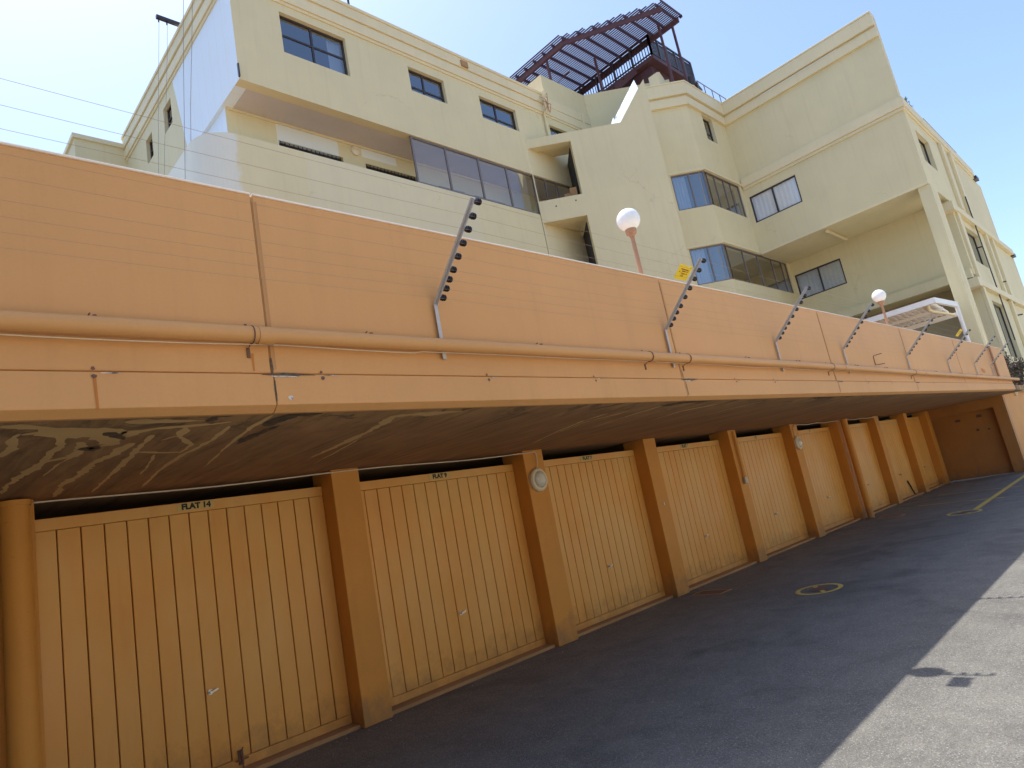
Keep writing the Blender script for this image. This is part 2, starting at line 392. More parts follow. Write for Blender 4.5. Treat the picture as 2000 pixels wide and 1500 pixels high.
# ================================================================ ground
mb = MB(); mb.add([(-150, -150, 0), (250, -150, 0), (250, 250, 0), (-150, 250, 0)], [(0, 1, 2, 3)])
tag(mb.build('ground', 'asphalt'), kind='structure')
mb = MB(); mb.add([(-60, -60, .006), (90, -60, .006), (90, -.6, .006), (-60, -.6, .006)], [(0, 1, 2, 3)])
tag(mb.build('bounce_pavement', 'bounce_paving'), kind='structure')  # unseen pale ground, added so sunlight bounces up to doors and soffit
ob_ = empty('bounce_building', (5, -16, 0), 'plain cream building added unseen behind the camera to bounce warm light', 'building')  # unseen, added to throw warm sunlight back into the shaded fronts
mb = MB(); mb.box(-25, 45, -22, -11, 0, 5.5); inv(mb.build('wall', 'cream'), ob_)
mb = MB(); mb.box(-25.2, 45.2, -22.2, -10.8, 5.5, 5.8); inv(mb.build('roof', 'concrete'), ob_)
nb_ = empty('shading_building', (-10, -3, 0), 'plain brown building added unseen on the left to darken left-facing sides', 'building')  # unseen, added to cut the bounce on faces turned left
mb = MB(); mb.box(-12, -4.5, -9, 2.6, 0, 5.0); inv(mb.build('wall', 'concrete'), nb_)
mb = MB(); mb.box(-12.2, -4.3, -9.2, 2.7, 5.0, 5.25); inv(mb.build('roof', 'dark'), nb_)
# yellow road marks, drain covers
def ring(cx, cy, rx, ry, label):
    e = empty('painted_ring_marking', (cx, cy, .004), label, 'road marking', 'yellow rings painted on the asphalt')
    mb = MB(); n = 40; vs = []; fs = []
    for k in (1, .80):
        for j in range(n):
            a = 2*math.pi*j/n; vs.append((rx*k*math.cos(a), ry*k*math.sin(a), 0))
    fs = [(j, (j+1) % n, n+(j+1) % n, n+j) for j in range(n)]
    mb.add(vs, fs); mb.build('ring', 'yellow_line', e)
    mb = MB(); mb.add([(-rx*.62, -ry*.42, 0), (-rx*.50, -ry*.55, 0), (rx*.62, ry*.42, 0), (rx*.50, ry*.55, 0)], [(0, 1, 2, 3)])
    mb.build('diagonal_bar', 'yellow_line', e)
    mb = MB(); mb.add([(rx*.40*math.cos(a*.6), ry*.40*math.sin(a*.6), .003) for a in range(11)], [tuple(range(11))])
    mb.build('valve_cover', 'rust', e)
ring(8.45, 3.71, .33, .27, 'faded yellow ring painted round a small cover, nearest one on the shaded asphalt')
ring(15.3, 3.52, .36, .30, 'faded yellow ring at the start of the long yellow line, farther up the drive')
mb = MB()
def ln(mb, a, b, w, z=.004):
    a = Vector(a); b = Vector(b); d = (b-a).normalized(); p = Vector((-d.y, d.x))*w/2
    mb.add([(*(a+p), z), (*(b+p), z), (*(b-p), z), (*(a-p), z)], [(0, 1, 2, 3)])
ln(mb, (15.65, 3.40), (23.6, 3.62), .11)
o = mb.build('painted_line_marking', 'yellow_line'); tag(o, 'long faded yellow line running along the drive beyond the far ring', 'road marking')
mb = MB(); ln(mb, (17.4, 3.2), (17.9, 5.0), .07)
o = mb.build('faded_cross_marking', 'yellow_line'); tag(o, 'thin worn bay line crossing the drive just past the far ring', 'road marking')
mb = MB(); ln(mb, (19.7, 3.2), (20.2, 5.1), .06)
o = mb.build('faded_cross_marking', 'yellow_line'); tag(o, 'thin worn bay line crossing the drive nearest the end wall', 'road marking')
def cover(x, y, w, l, label):
    e = empty('drain_cover', (x, y, 0), label, 'drain cover', 'rusty drain covers beside the garage pillars')
    mb = MB(); mb.box(-w/2, w/2, -l/2, l/2, -.01, .006); mb.build('lid', 'rust', e)
    mb = MB()
    for a, b, c, d in ((-w/2-.03, w/2+.03, -l/2-.03, -l/2), (-w/2-.03, w/2+.03, l/2, l/2+.03), (-w/2-.03, -w/2, -l/2, l/2), (w/2, w/2+.03, -l/2, l/2)):
        mb.box(a, b, c, d, -.01, .008)
    mb.build('rim', 'concrete', e)
cover(8.62, 5.32, .26, .42, 'rusty oblong drain cover at the foot of the third pillar')
cover(16.25, 5.12, .26, .42, 'small drain cover by the round downpipe farther along the garages')
mb = MB(); pts = []
x = 8.4; y = 1.72
crack = [(9.6, 2.0), (9.55, 1.55), (9.6, 1.2), (9.5, .8), (9.58, .3), (9.5, -.4), (9.6, -1.2)]
for a, b in zip(crack[:-1], crack[1:]): ln(mb, a, b, .012, .003)
o = mb.build('asphalt_crack', 'dark'); tag(o, kind='structure')

mb = MB(); rg = random.Random(11)
for k in range(420):
    x = rg.uniform(1, 24); y = 5.72-abs(rg.gauss(0, .10)) if rg.random() < .75 else rg.uniform(-.5, 5.6)
    q = rg.uniform(.003, .009); a = rg.uniform(0, 6.28); z_ = q*.7
    c4 = [(x+q*math.cos(a+t_)*rg.uniform(.6, 1.2), y+q*math.sin(a+t_)*rg.uniform(.6, 1.2)) for t_ in (0, 1.6, 3.1, 4.7)]
    mb.add([(u, v, 0) for u, v in c4]+[(x, y, z_)], [(0, 1, 4), (1, 2, 4), (2, 3, 4), (3, 0, 4)], rg.randint(0, 1))
tag(mb.build('grit', ['chip', 'twig_brown']), 'loose grit and crumbs scattered along the foot of the garages', 'grit', kind='stuff')
# ================================================================ garage block
PIL = [(.55, .87), (3.2, 3.5), (5.82, 6.17), (8.42, 8.74), (11.07, 11.36), (13.74, 14.08), (16.38, 16.70), (19.1, 19.42), (21.7, 22.02), (24.0, 24.395)]
ZS = 2.335
gar = empty('garage_row', (12, 5.9, 0), 'long orange garage block with ochre tilting doors under a painted concrete parapet wall', 'garages')
def gp(mb, name, mat, **k):
    return inv(mb.build(name, mat, **k), gar)
mb = MB(); mb.box(-8, 24.6, 3.118, 11.6, ZS, 2.47); gp(mb, 'roof_slab', 'soffit')
mb = MB(); mb.box(-8, 24.6, 11.3, 11.5, 0, ZS); mb.box(-8, -7.8, 5.8, 11.3, 0, ZS); gp(mb, 'back_wall', 'dark')
JT = [-7.9, -6.1, -2.35, 1.455, 5.3, 9.1, 12.75, 16.5, 20.1, 22.05]
for a, b in zip(JT[:-1], JT[1:]):
    mb = MB(); mb.box(a+.004, b-.004, 3.05, 3.25, 2.50, 3.476); gp(mb, 'parapet_panel', 'apricot', bevel=.007, seg=2)
    mb = MB(); a_, b_ = a+.002, b-.002
    pf = [(3.038, 2.493), (3.038, 2.336), (3.086, 2.305), (3.116, 2.305), (3.116, 2.493)]; k = len(pf)
    mb.add([(a_, y, z) for y, z in pf]+[(b_, y, z) for y, z in pf], [tuple(range(k)), tuple(reversed(range(k, 2*k)))]+[(i, i+k, (i+1) % k+k, (i+1) % k) for i in range(k)])
    gp(mb, 'fascia_panel', 'apricot', bevel=.003)
    mb = MB(); mb.box(a+.006, b-.006, 3.042, 3.258, 3.475, 3.487); gp(mb, 'sunlit_coping_strip', 'sunlit_coping', bevel=.005)  # added cap, its pale colour stands in for the sunlit top edge
for x in JT[1:-1]:
    mb = MB(); mb.box(x-.0035, x+.0035, 3.053, 3.24, 2.5, 3.465); gp(mb, 'joint_sealant', 'joint')
    mb = MB()
    mb.box(x+.002, x+.024, 3.0482, 3.0495, 2.52, 3.44)
    gp(mb, 'joint_repair_strip', 'joint')
mb = MB(); mb.box(-7.9, 22.05, 3.06, 3.2, 2.47, 2.505); gp(mb, 'drip_ledge', 'joint')
for i, (a, b) in enumerate(PIL):
    mb = MB(); mb.box(a, b, 5.74, 6.12, 0, ZS); gp(mb, 'pillar', 'ochre', bevel=.008)
# end wall with its wide opening and blank door
FE = frame((24.4, 5.9), (0, -1))
mb = MB(); wall(mb, FE, 0, 2.17, 0, ZS, [(.12, 1.86, -1, 2.03)], .25); gp(mb, 'end_wall', 'brown_door')
mb = MB(); mb.box(24.66, 30, 3.73, 3.9, 0, 2.5); gp(mb, 'return_wall', 'ochre')
mb = MB(); mb.box(24.45, 24.65, 5.91, 11.5, 0, 2.32); gp(mb, 'side_wall', 'dark')
mb = MB(); mb.box(22.05, 30, 3.73, 3.85, 2.48, 3.0); gp(mb, 'return_parapet', 'apricot')
d_ = MB(); d_.box(24.60, 24.63, 4.05, 5.8, .03, 2.03)
eo = gp(d_, 'end_door', 'brown_door'); eo['label'] = 'plain wide door in the end wall, dark at its hinge side'
mb = MB(); mb.box(24.585, 24.599, 5.0, 5.14, 1.80, 1.86); o = inv(mb.build('notice_plate', 'rust'), gar); mb = MB(); mb.box(24.585, 24.599, 4.42, 4.56, 1.82, 1.90); o = inv(mb.build('notice_plate', 'rust'), gar)
mb = MB(); mb.tube([(24.60, 4.62, 1.45), (24.57, 4.62, 1.45)], .035, 12); o = inv(mb.build('door_knob', 'rust'), gar); mb = MB(); mb.tube([(24.60, 4.34, 1.42), (24.57, 4.34, 1.42)], .03, 12); o = inv(mb.build('door_knob', 'rust'), gar)

def text_mesh(txt, size):
    cu = bpy.data.curves.new('lettering', 'FONT'); cu.body = txt; cu.size = size; cu.align_x = 'CENTER'; cu.align_y = 'CENTER'; cu.offset = size*.062
    ob = bpy.data.objects.new('lettering', cu); sc.collection.objects.link(ob); bpy.context.view_layer.update()
    me = bpy.data.meshes.new_from_object(ob.evaluated_get(bpy.context.evaluated_depsgraph_get()))
    vs = [v.co.copy() for v in me.vertices]; fs = [tuple(p.vertices) for p in me.polygons]
    bpy.data.objects.remove(ob); bpy.data.meshes.remove(me)
    return vs, fs
PL = ['FLAT 14', 'FLAT 9', 'FLAT 7', 'FLAT 6', '8', '5', None, None, None]
YD = 5.95
for i in range(9):
    a = PIL[i][1]; b = PIL[i+1][0]
    a += .004; b -= .004
    g0 = a+.155; g1 = b-.145
    mb = MB(); n = 13; sw = (g1-g0)/n
    for k in range(n):
        mb.box(g0+sw*k+.0045, g0+sw*(k+1)-.0045, YD+.004, YD+.03, .112, 2.117)
    door = gp(mb, 'garage_door', 'door', bevel=.003, seg=1)
    if PL[i] and 'FLAT' in PL[i]: door['label'] = 'ochre ribbed garage door with a plate reading %s' % PL[i]
    # border of the leaf
    mb = MB()
    mb.box(a, b, YD, YD+.034, 2.12, 2.21); mb.box(a, b, YD, YD+.034, .035, .109)
    mb.box(a, g0-.004, YD, YD+.034, .112, 2.117); mb.box(g1+.004, b, YD, YD+.034, .112, 2.117)
    o = mb.build('door_border', 'door', door, bevel=.003, seg=1)
    mb = MB(); mb.box(a+.02, b-.02, YD+.022, YD+.05, .04, 2.2); mb.build('door_backing', 'groove', door)
    # handle
    hx = a+(b-a)*.485; hz = .672
    mb = MB(); mb.tube([(hx, YD, hz), (hx, YD-.008, hz)], .022, 14); mb.tube([(hx, YD, hz), (hx, YD-.03, hz)], .009, 10)
    mb.beam((hx-.012, YD-.032, hz-.004), (hx+.052, YD-.034, hz+.016), .014, .016)
    mb.build('handle', 'chrome', door, smooth=True)
    if PL[i]:
        cx = a+(b-a)*.50-.01; w_ = .30 if 'FLAT' in PL[i] else .12
        mb = MB(); mb.box(cx-w_/2, cx+w_/2, YD-.004, YD-.0005, 2.138, 2.205)
        vs, fs = text_mesh(PL[i], .064)
        mb.add([(cx+v.x*1.05, YD-.0055, 2.171+v.y) for v in vs], fs, 1)
        mb.build('name_plate', ['plate', 'ink'], door)
    # sill
    mb = MB(); mb.box(a-.004, b+.004, 5.80+.03*random.random(), 6.2, -.02, .034); gp(mb, 'door_sill', 'concrete', bevel=.01)
mb = MB(); mb.box(2.165, 2.205, YD-.012, YD-.001, .06, .17); mb.tube([(2.14, YD-.02, .10), (2.24, YD-.02, .10)], .007, 8); mb.tube([(2.19, YD-.03, .03), (2.18, YD-.03, .16), (2.20, YD-.03, .19)], .006, 6)
inv(mb.build('rusty_bolt', 'rust'), gar)
# runs of old ochre paint and black mould on the underside of the slab (plan points in metres)
STAINS = [('v', [(0.487, 3.475), (0.498, 3.813), (0.48, 4.006)], 0.05, 0.04),
 ('v', [(0.762, 3.726), (0.801, 3.964), (0.796, 4.109), (0.695, 4.22), (0.661, 4.532), (0.622, 4.947), (0.639, 5.317)], 0.055, 0.03),
 ('v', [(1.015, 3.824), (0.986, 4.132), (0.947, 4.444), (0.956, 4.819), (0.94, 5.157), (0.982, 5.708)], 0.06, 0.045),
 ('v', [(1.058, 3.634), (1.095, 4.069), (1.124, 4.409), (1.164, 5.008), (1.207, 5.664)], 0.045, 0.02),
 ('v', [(1.371, 4.195), (1.225, 4.169), (1.103, 4.098)], 0.03, 0.03),
 ('v', [(1.394, 3.493), (1.436, 3.874), (1.412, 4.296), (1.437, 4.808), (1.535, 5.637)], 0.035, 0.02),
 ('v', [(1.231, 4.226), (1.315, 4.681), (1.349, 4.971)], 0.02, 0.012),
 ('v', [(1.531, 3.266), (1.54, 3.567), (1.595, 4.024), (1.744, 4.89)], 0.03, 0.012),
 ('v', [(0.812, 4.065), (0.774, 4.308), (0.763, 4.709)], 0.02, 0.01),
 ('v', [(1.177, 3.492), (1.223, 3.721), (1.36, 4.004), (1.369, 4.222)], 0.05, 0.03),
 ('v', [(1.145, 3.792), (1.186, 3.689), (1.233, 3.723)], 0.025, 0.02),
 ('v', [(0.496, 3.495), (0.561, 3.456), (0.655, 3.535), (0.693, 3.791), (0.686, 4.065), (0.687, 4.432)], 0.06, 0.03),
 ('v', [(2.884, 3.325), (2.685, 3.373), (2.385, 3.417), (2.481, 3.855), (2.514, 4.278), (2.545, 4.847)], 0.1, 0.03),
 ('v', [(2.566, 4.148), (2.673, 4.684), (2.751, 5.208)], 0.02, 0.01),
 ('v', [(4.882, 3.632), (4.896, 3.944), (5.059, 4.43), (5.407, 5.149)], 0.05, 0.015),
 ('v', [(5.156, 3.605), (4.992, 3.96), (5.17, 4.553)], 0.04, 0.015),
 ('v', [(5.45, 3.352), (5.442, 3.702), (5.533, 4.36)], 0.06, 0.02),
 ('v', [(6.558, 3.443), (6.261, 3.71), (6.37, 4.187)], 0.06, 0.02),
 ('v', [(7.53, 3.375), (7.378, 3.76), (7.462, 4.088)], 0.05, 0.02),
 ('b', [(0.401, 3.317), (0.491, 3.317), (0.597, 3.391), (0.717, 3.492), (0.804, 3.532), (0.896, 3.636), (0.962, 3.548), (1.046, 3.445), (1.165, 3.429), (1.279, 3.429), (1.361, 3.382)], 0.2, 0.07),
 ('b', [(0.778, 3.41), (0.861, 3.586), (0.931, 3.821), (0.873, 3.849)], 0.13, 0.08),
 ('b', [(0.853, 3.296), (1.011, 3.323), (1.218, 3.331)], 0.1, 0.05),
 ('m', [(0.39, 3.218), (0.435, 3.216), (0.493, 3.203)], 0.035, 0.03),
 ('m', [(0.585, 3.208), (0.641, 3.203), (0.7, 3.202)], 0.05, 0.04),
 ('m', [(0.823, 3.516), (0.878, 3.59), (0.947, 3.714)], 0.07, 0.05),
 ('m', [(1.631, 3.539), (1.623, 3.384), (1.648, 3.262), (1.817, 3.263)], 0.14, 0.05),
 ('m', [(1.644, 4.039), (1.649, 3.781), (1.688, 3.528)], 0.06, 0.05),
 ('m', [(1.238, 3.361), (1.238, 3.264), (1.319, 3.249)], 0.05, 0.04),
 ('m', [(0.798, 3.87), (0.856, 3.96), (0.856, 3.843)], 0.06, 0.03),
 ('m', [(5.412, 3.408), (5.644, 3.267), (6.156, 3.219)], 0.12, 0.06),
 ('m', [(8.81, 3.274), (9.516, 3.199), (10.501, 3.182)], 0.25, 0.1)]
MT['old_ochre'] = paint('old_ochre_paint', (.74, .50, .22), .8, .18, .0, bmp=.2)
rs = random.Random(5)
for si, (kind, pts, wa, wb) in enumerate(STAINS):
    P = [Vector(p) for p in pts]; L = []; 
    for a, b in zip(P[:-1], P[1:]):
        n = max(3, int((b-a).length/.035))
        L += [a+(b-a)*q/n for q in range(n)]
    L.append(P[-1]); mb = MB(); vs = []; n = len(L)
    jl = jr = 0
    for i, p in enumerate(L):
        d = (L[min(i+1, n-1)]-L[max(i-1, 0)]).normalized(); nn = Vector((-d.y, d.x)); f = i/(n-1)
        w_ = (wa+(wb-wa)*f)/2*min(1, .25+4*min(f, 1-f) if kind != 'v' else .4+6*min(f, 1-f))
        jl = .6*jl+rs.gauss(0, .30); jr = .6*jr+rs.gauss(0, .30)
        z_ = 2.3343-.00005*si
        l = p+nn*w_*(1+jl); q = p-nn*w_*(1+jr)
        l.y = max(l.y, 3.125); q.y = max(q.y, 3.124)
        vs += [(l.x, l.y, z_), (q.x, q.y, z_)]
    mb.add(vs, [(2*i, 2*i+1, 2*i+3, 2*i+2) for i in range(n-1)])
    gp(mb, 'paint_flake' if kind != 'm' else 'mould_patch', 'old_ochre' if kind != 'm' else 'mould')
# flaked paint, rust and mould on the parapet
def decal(name, mat, x0, x1, z0, z1, y=3.0365, poly=None):
    mb = MB(); cx = (x0+x1)/2; cz = (z0+z1)/2; n = 14; ps = []
    for k in range(n):
        a = 2*math.pi*k/n; r = random.uniform(.6, 1.1)
        ps.append((cx+(x1-x0)/2*math.cos(a)*r, y, cz+(z1-z0)/2*math.sin(a)*r))
    mb.add(ps, [tuple(range(n))]); return gp(mb, name, mat)
for x in (1.455, 5.32, 9.12, 12.77):
    decal('mould_stain', 'mould', x-.07, x+.24, 2.482, 2.499, 3.034)
    decal('plaster_chip', 'chip', x-.03, x+.15, 2.474, 2.486, 3.0345)
    decal('crack_stain', 'mould', x-.006, x+.008, 2.49, 2.59, 3.0470)
    decal('crack_stain', 'mould', x-.005, x+.006, 2.34, 2.48, 3.0345)
for x in (.681, 1.719, 2.9, 4.015, 6.3, 7.2, 10.3, 11.4, 13.9):
    decal('rust_stain', 'rust', x-.011, x+.013, 2.462, 2.484, 3.034)
    decal('rust_stain', 'rust', x-.008, x+.010, 2.50, 2.52, 3.0470)
    decal('plaster_chip', 'chip', x+.01, x+.11, 2.484, 2.491, 3.034)
mb = MB()
mb.add([(.678, 3.0362, 2.47), (.690, 3.0362, 2.47), (.694, 3.0362, 2.33), (.684, 3.0362, 2.33)], [(0, 1, 2, 3)])
MT['rust_run'] = paint('rust_run', (.58, .22, .05), .7, .2, .4)
gp(mb, 'rust_stain', 'rust_run')
mb = MB(); mb.add([(1.358, 3.0482, 2.60), (1.370, 3.0482, 2.60), (1.368, 3.0482, 2.51), (1.360, 3.0482, 2.51)], [(0, 1, 2, 3)]); gp(mb, 'rust_stain', 'rust_run')
decal('plaster_chip', 'chip', 1.515, 1.55, 2.355, 2.385, 3.036)
decal('rust_stain', 'rust_run', 18.4, 18.95, 2.74, 2.86, 3.0475)

# ---------------------------------------------------------------- horizontal drain pipe
e = empty('drain_pipe', (10, 2.99, 2.675), 'long orange-painted drain pipe clipped along the front of the parapet wall', 'pipe')
mb = MB(); mb.tube([(-7, 2.99, 2.68), (8, 2.99, 2.676), (22.6, 2.99, 2.600)], .041, 20); inv(mb.build('pipe', 'pipe', smooth=True), e)
JX = (1.36, 4.75, 5.36, 9.3, 13.2, 17.2)
for x in JX:
    mb = MB(); mb.tube([(x+.012, 2.99, 2.675-max(0, x-8)*.0052), (x+.09, 2.99, 2.675-max(0, x-8)*.0052)], .045, 20); inv(mb.build('socket', 'pipe', smooth=True), e)
for x in (-1.0, .687, 1.345, 2.022, 3.414, 4.75, 5.36, 6.6, 7.9, 8.9, 9.9, 11.2, 12.6, 14.1, 16.0, 18.0):
    zc = 2.675-max(0, x-8)*.0052
    if x not in (1.345, 4.75, 5.36, 8.9, 12.6):
        mb = MB(); mb.tube([(x, 3.045, zc+.040), (x, 2.985, zc+.044), (x, 2.975, zc+.040)], .008, 8); mb.tube([(x-.018, 3.045, zc+.05), (x-.012, 3.0, zc+.062)], .003, 5)
        inv(mb.build('pipe_clip', 'rust', smooth=True), e); continue
    mb = MB(); pts = [(x, 2.99+.044*math.cos(a), zc+.044*math.sin(a)) for a in [R(v) for v in range(60, 301, 20)]]
    mb.tube([(x, 3.045, zc+.052), *pts, (x, 3.045, zc-.056)], .0028, 6)
    mb.beam((x, 3.046, zc+.045), (x, 3.046, zc+.075), .012, .004); mb.beam((x, 3.046, zc-.05), (x, 3.046, zc-.10), .016, .004)
    inv(mb.build('pipe_clip', 'rust', smooth=True), e)
# thin cable hanging under the pipe
mb = MB(); pts = []
for k in range(0, 260):
    x = -.5+k*.06; zc = 2.675-max(0, x-8)*.0052
    pts.append((x, 3.012, zc-.037-.012*abs(math.sin(x*2.1))*(1 if math.sin(x*.9+1) > 0 else .2)))
mb.tube(pts, .0028, 5); o = mb.build('thin_cable', 'cable'); tag(o, 'thin pale cable sagging under the long drain pipe', 'cable')

# ---------------------------------------------------------------- round downpipes by the pillars
def downpipe(x, y, r, ztop, label):
    e = empty('downpipe', (x, y, 0), label, 'downpipe', 'round downpipes against the garage pillars')
    mb = MB(); mb.tube([(0, 0, 0), (0, 0, ztop)], r, 24); mb.build('pipe', 'ochre', e, smooth=True)
    mb = MB(); mb.tube([(0, 0, ztop-.02), (0, 0, ztop+.015)], r*1.12, 24); mb.build('collar', 'ochre', e, smooth=True)
downpipe(.735, 5.60, .088, 2.30, 'thick round ochre downpipe at the left edge beside the FLAT 14 door')
downpipe(16.5, 5.62, .075, 2.30, 'round ochre downpipe in front of a pillar halfway down the garages')

# ---------------------------------------------------------------- bulkhead lights, boxes, cables
def bulkhead(x, z, y, label, s=1):
    e = empty('bulkhead_light', (x, y, z), label, 'wall light', 'round bulkhead lights on the garage walls')
    def lathe(name, mat, prof):
        mb = MB(); n = 28; vs = []; fs = []
        for r, d in prof:
            for j in range(n):
                a = 2*math.pi*j/n; vs.append((r*s*math.cos(a), -d*s, r*s*math.sin(a)))
        for i in range(len(prof)-1):
            for j in range(n): fs.append((i*n+j, i*n+(j+1) % n, (i+1)*n+(j+1) % n, (i+1)*n+j))
        fs.append(tuple(range((len(prof)-1)*n, len(prof)*n))); mb.add(vs, fs)
        return mb.build(name, mat, e, smooth=True)
    lathe('rim', 'cable', [(.145, 0), (.145, .035), (.13, .052), (.105, .055), (.10, .04)])
    lathe('lens', 'lens', [(.101, .038), (.095, .06), (.075, .078), (.04, .088), (.005, .09)])
    return e
MT['lens'] = plain('frosted_lens', (.70, .68, .62), .25, 0, .6, .18, 25)
bulkhead(5.985, 1.955, 5.738, 'round bulkhead light on the second pillar beside the FLAT 9 door')
bulkhead(13.88, 1.93, 5.738, 'round bulkhead light on a pillar in the middle of the garage row')
bulkhead(26.6, 2.42, 3.728, 'bright round bulkhead light at the far end of the drive')
mb = MB(); pts = []
for k in range(60):
    x = .86+k*(6.01-.86)/59; sag = .010*math.sin(x*2.2)
    pts.append((x, 5.715, 2.305+sag-.006))
pts += [(6.03, 5.715, 2.27), (6.02, 5.72, 2.18), (6.0, 5.725, 2.09)]
mb.tube(pts, .0065, 7); o = mb.build('lighting_cable', 'cable', smooth=True); tag(o, 'pale cable running under the soffit to the light beside FLAT 9', 'cable')
mb = MB(); pts = [(13.86, 5.725, 2.07), (13.84, 5.72, 2.2), (13.86, 5.715, 2.29)]+[(13.9+k*.2, 5.715, 2.30+.008*math.sin(k*1.3)) for k in range(27)]+[(19.22, 5.72, 2.22), (19.3, 5.715, 2.05), (19.27, 5.715, 1.95), (19.36, 5.71, 1.86)]
mb.tube(pts, .007, 7); o = mb.build('lighting_cable', 'cable', smooth=True); tag(o, 'pale cable along the soffit over the farther garages ending in a hanging loop', 'cable')
e = empty('switch_box', (11.21, 5.73, 1.42), 'small grey switch box on a pillar with two conduits rising to the soffit', 'electrical box')
mb = MB(); mb.box(-.045, .045, -.05, .005, -.06, .05); mb.build('box', 'steel', e, bevel=.01)
mb = MB(); mb.tube([(-.015, -.012, .05), (-.015, -.012, .89)], .009, 8); mb.build('conduit', 'ochre', e, smooth=True)
mb = MB(); mb.tube([(.022, -.012, .05), (.022, -.012, .89)], .009, 8); mb.build('conduit', 'ochre', e, smooth=True)
for x in (8.58,):
    mb = MB(); mb.box(x-.012, x+.012, 5.725, 5.738, 1.31, 1.35); o = mb.build('wall_bracket', 'white_steel'); tag(o, 'tiny white bracket on the pillar between the third and fourth garage doors', 'bracket')
mb = MB(); mb.beam((21.2, 5.9, .0), (20.95, 5.93, .45), .03, .03); o = mb.build('leaning_rod', 'ink'); tag(o, 'short black rod leaning on the foot of a far garage door', 'rod')
# rod hooks on the parapet
mb = MB(); mb.tube([(11.08, 2.97, 2.925), (10.97, 3.01, 2.91), (10.92, 3.045, 2.90), (10.90, 3.045, 2.76), (10.98, 3.01, 2.76), (11.09, 2.97, 2.765)], .006, 6)
o = mb.build('wall_staple', 'rust'); tag(o, 'rusty bent rod staple on the parapet between fourth and fifth fence brackets', 'hook')
# thin standing pole at the far end
e = empty('stand_pipe', (20.05, 3.0, 2.6), 'thin pole standing against the far end of the parapet wall, cream above and orange below', 'pole')
mb = MB(); mb.tube([(0, 0, .85), (0, 0, 1.92)], .022, 10); mb.build('upper_pole', 'cream_trim', e, smooth=True)
mb = MB(); mb.tube([(0, 0, 0), (0, 0, .85)], .028, 10); mb.build('lower_pole', 'brown_steel', e, smooth=True)

# ---------------------------------------------------------------- electric fence
ARM0 = Vector((3.028, 2.955)); ARM1 = Vector((2.528, 3.437))
INS = [(2.531, 3.425), (2.596, 3.363), (2.655, 3.305), (2.721, 3.245), (2.787, 3.186), (2.85, 3.125), (2.903, 3.083), (2.946, 3.039), (2.99, 2.994)]
ORD = ['nearest', 'second', 'third', 'fourth', 'fifth', 'sixth', 'seventh', 'farthest']
BX = [2.565, 5.19, 7.5, 9.66, 12.66, 15.46, 17.9, 19.75]
br = empty('fence_bracket', (0, 0, 0), 'x', 'fence bracket', 'slanted electric fence brackets along the parapet')
mb = MB(); mb.beam((0, 3.036, 2.60), (0, 3.036, 2.958), .022, .005, up=(0, 1, 0)); mb.beam((-.012, 3.026, 2.60), (-.012, 3.026, 2.958), .004, .022, up=(1, 0, 0))
mb.build('wall_strap', 'steel', br)
mb = MB(); a = Vector((0, *ARM0)); b = Vector((0, *ARM1)); mb.beam(a, b, .005, .022); mb.beam(a+Vector((-.009, .008, .008)), b+Vector((-.009, .008, .008)), .018, .004); mb.build('arm', 'steel', br)
for (y, z) in INS:
    mb = MB(); c = Vector((0, y-.004, z-.004))
    prof = [(0, .009), (.006, .012), (.008, .019), (.013, .019), (.014, .012), (.020, .012), (.021, .0215), (.027, .0215), (.029, .014), (.034, .014), (.035, .021), (.042, .019), (.044, .010), (.047, .007)]
    mb.tube([c+Vector((p, 0, 0)) for p, r in prof], 0, 12, rs=[r for p, r in prof])
    mb.build('insulator', 'black', br)
for i, x in enumerate(BX):
    o = br if i == 0 else copy_tree(br)
    o.location = (x, 0, 0)
    o['label'] = 'slanted steel fence bracket with nine black insulators, %s along the wall' % ORD[i]
WORD = ['topmost', 'second from top', 'third from top', 'fourth from top', 'middle', 'fourth from bottom', 'third from bottom', 'second from bottom', 'lowest']
for k, (y, z) in enumerate(INS):
    mb = MB(); pts = []
    xs = [-3.2, -.1]+BX+[24]
    for a, b in zip(xs[:-1], xs[1:]):
        for q in range(8):
            f = q/8; pts.append((a+(b-a)*f+.02, y-.018+.0, z-.016-.010*math.sin(math.pi*f)))
    mb.tube(pts, .0008, 4)
    o = mb.build('fence_wire', 'wire'); tag(o, 'thin electric fence wire stretched along the parapet, %s of nine' % WORD[k], 'wire', 'electric fence wires')
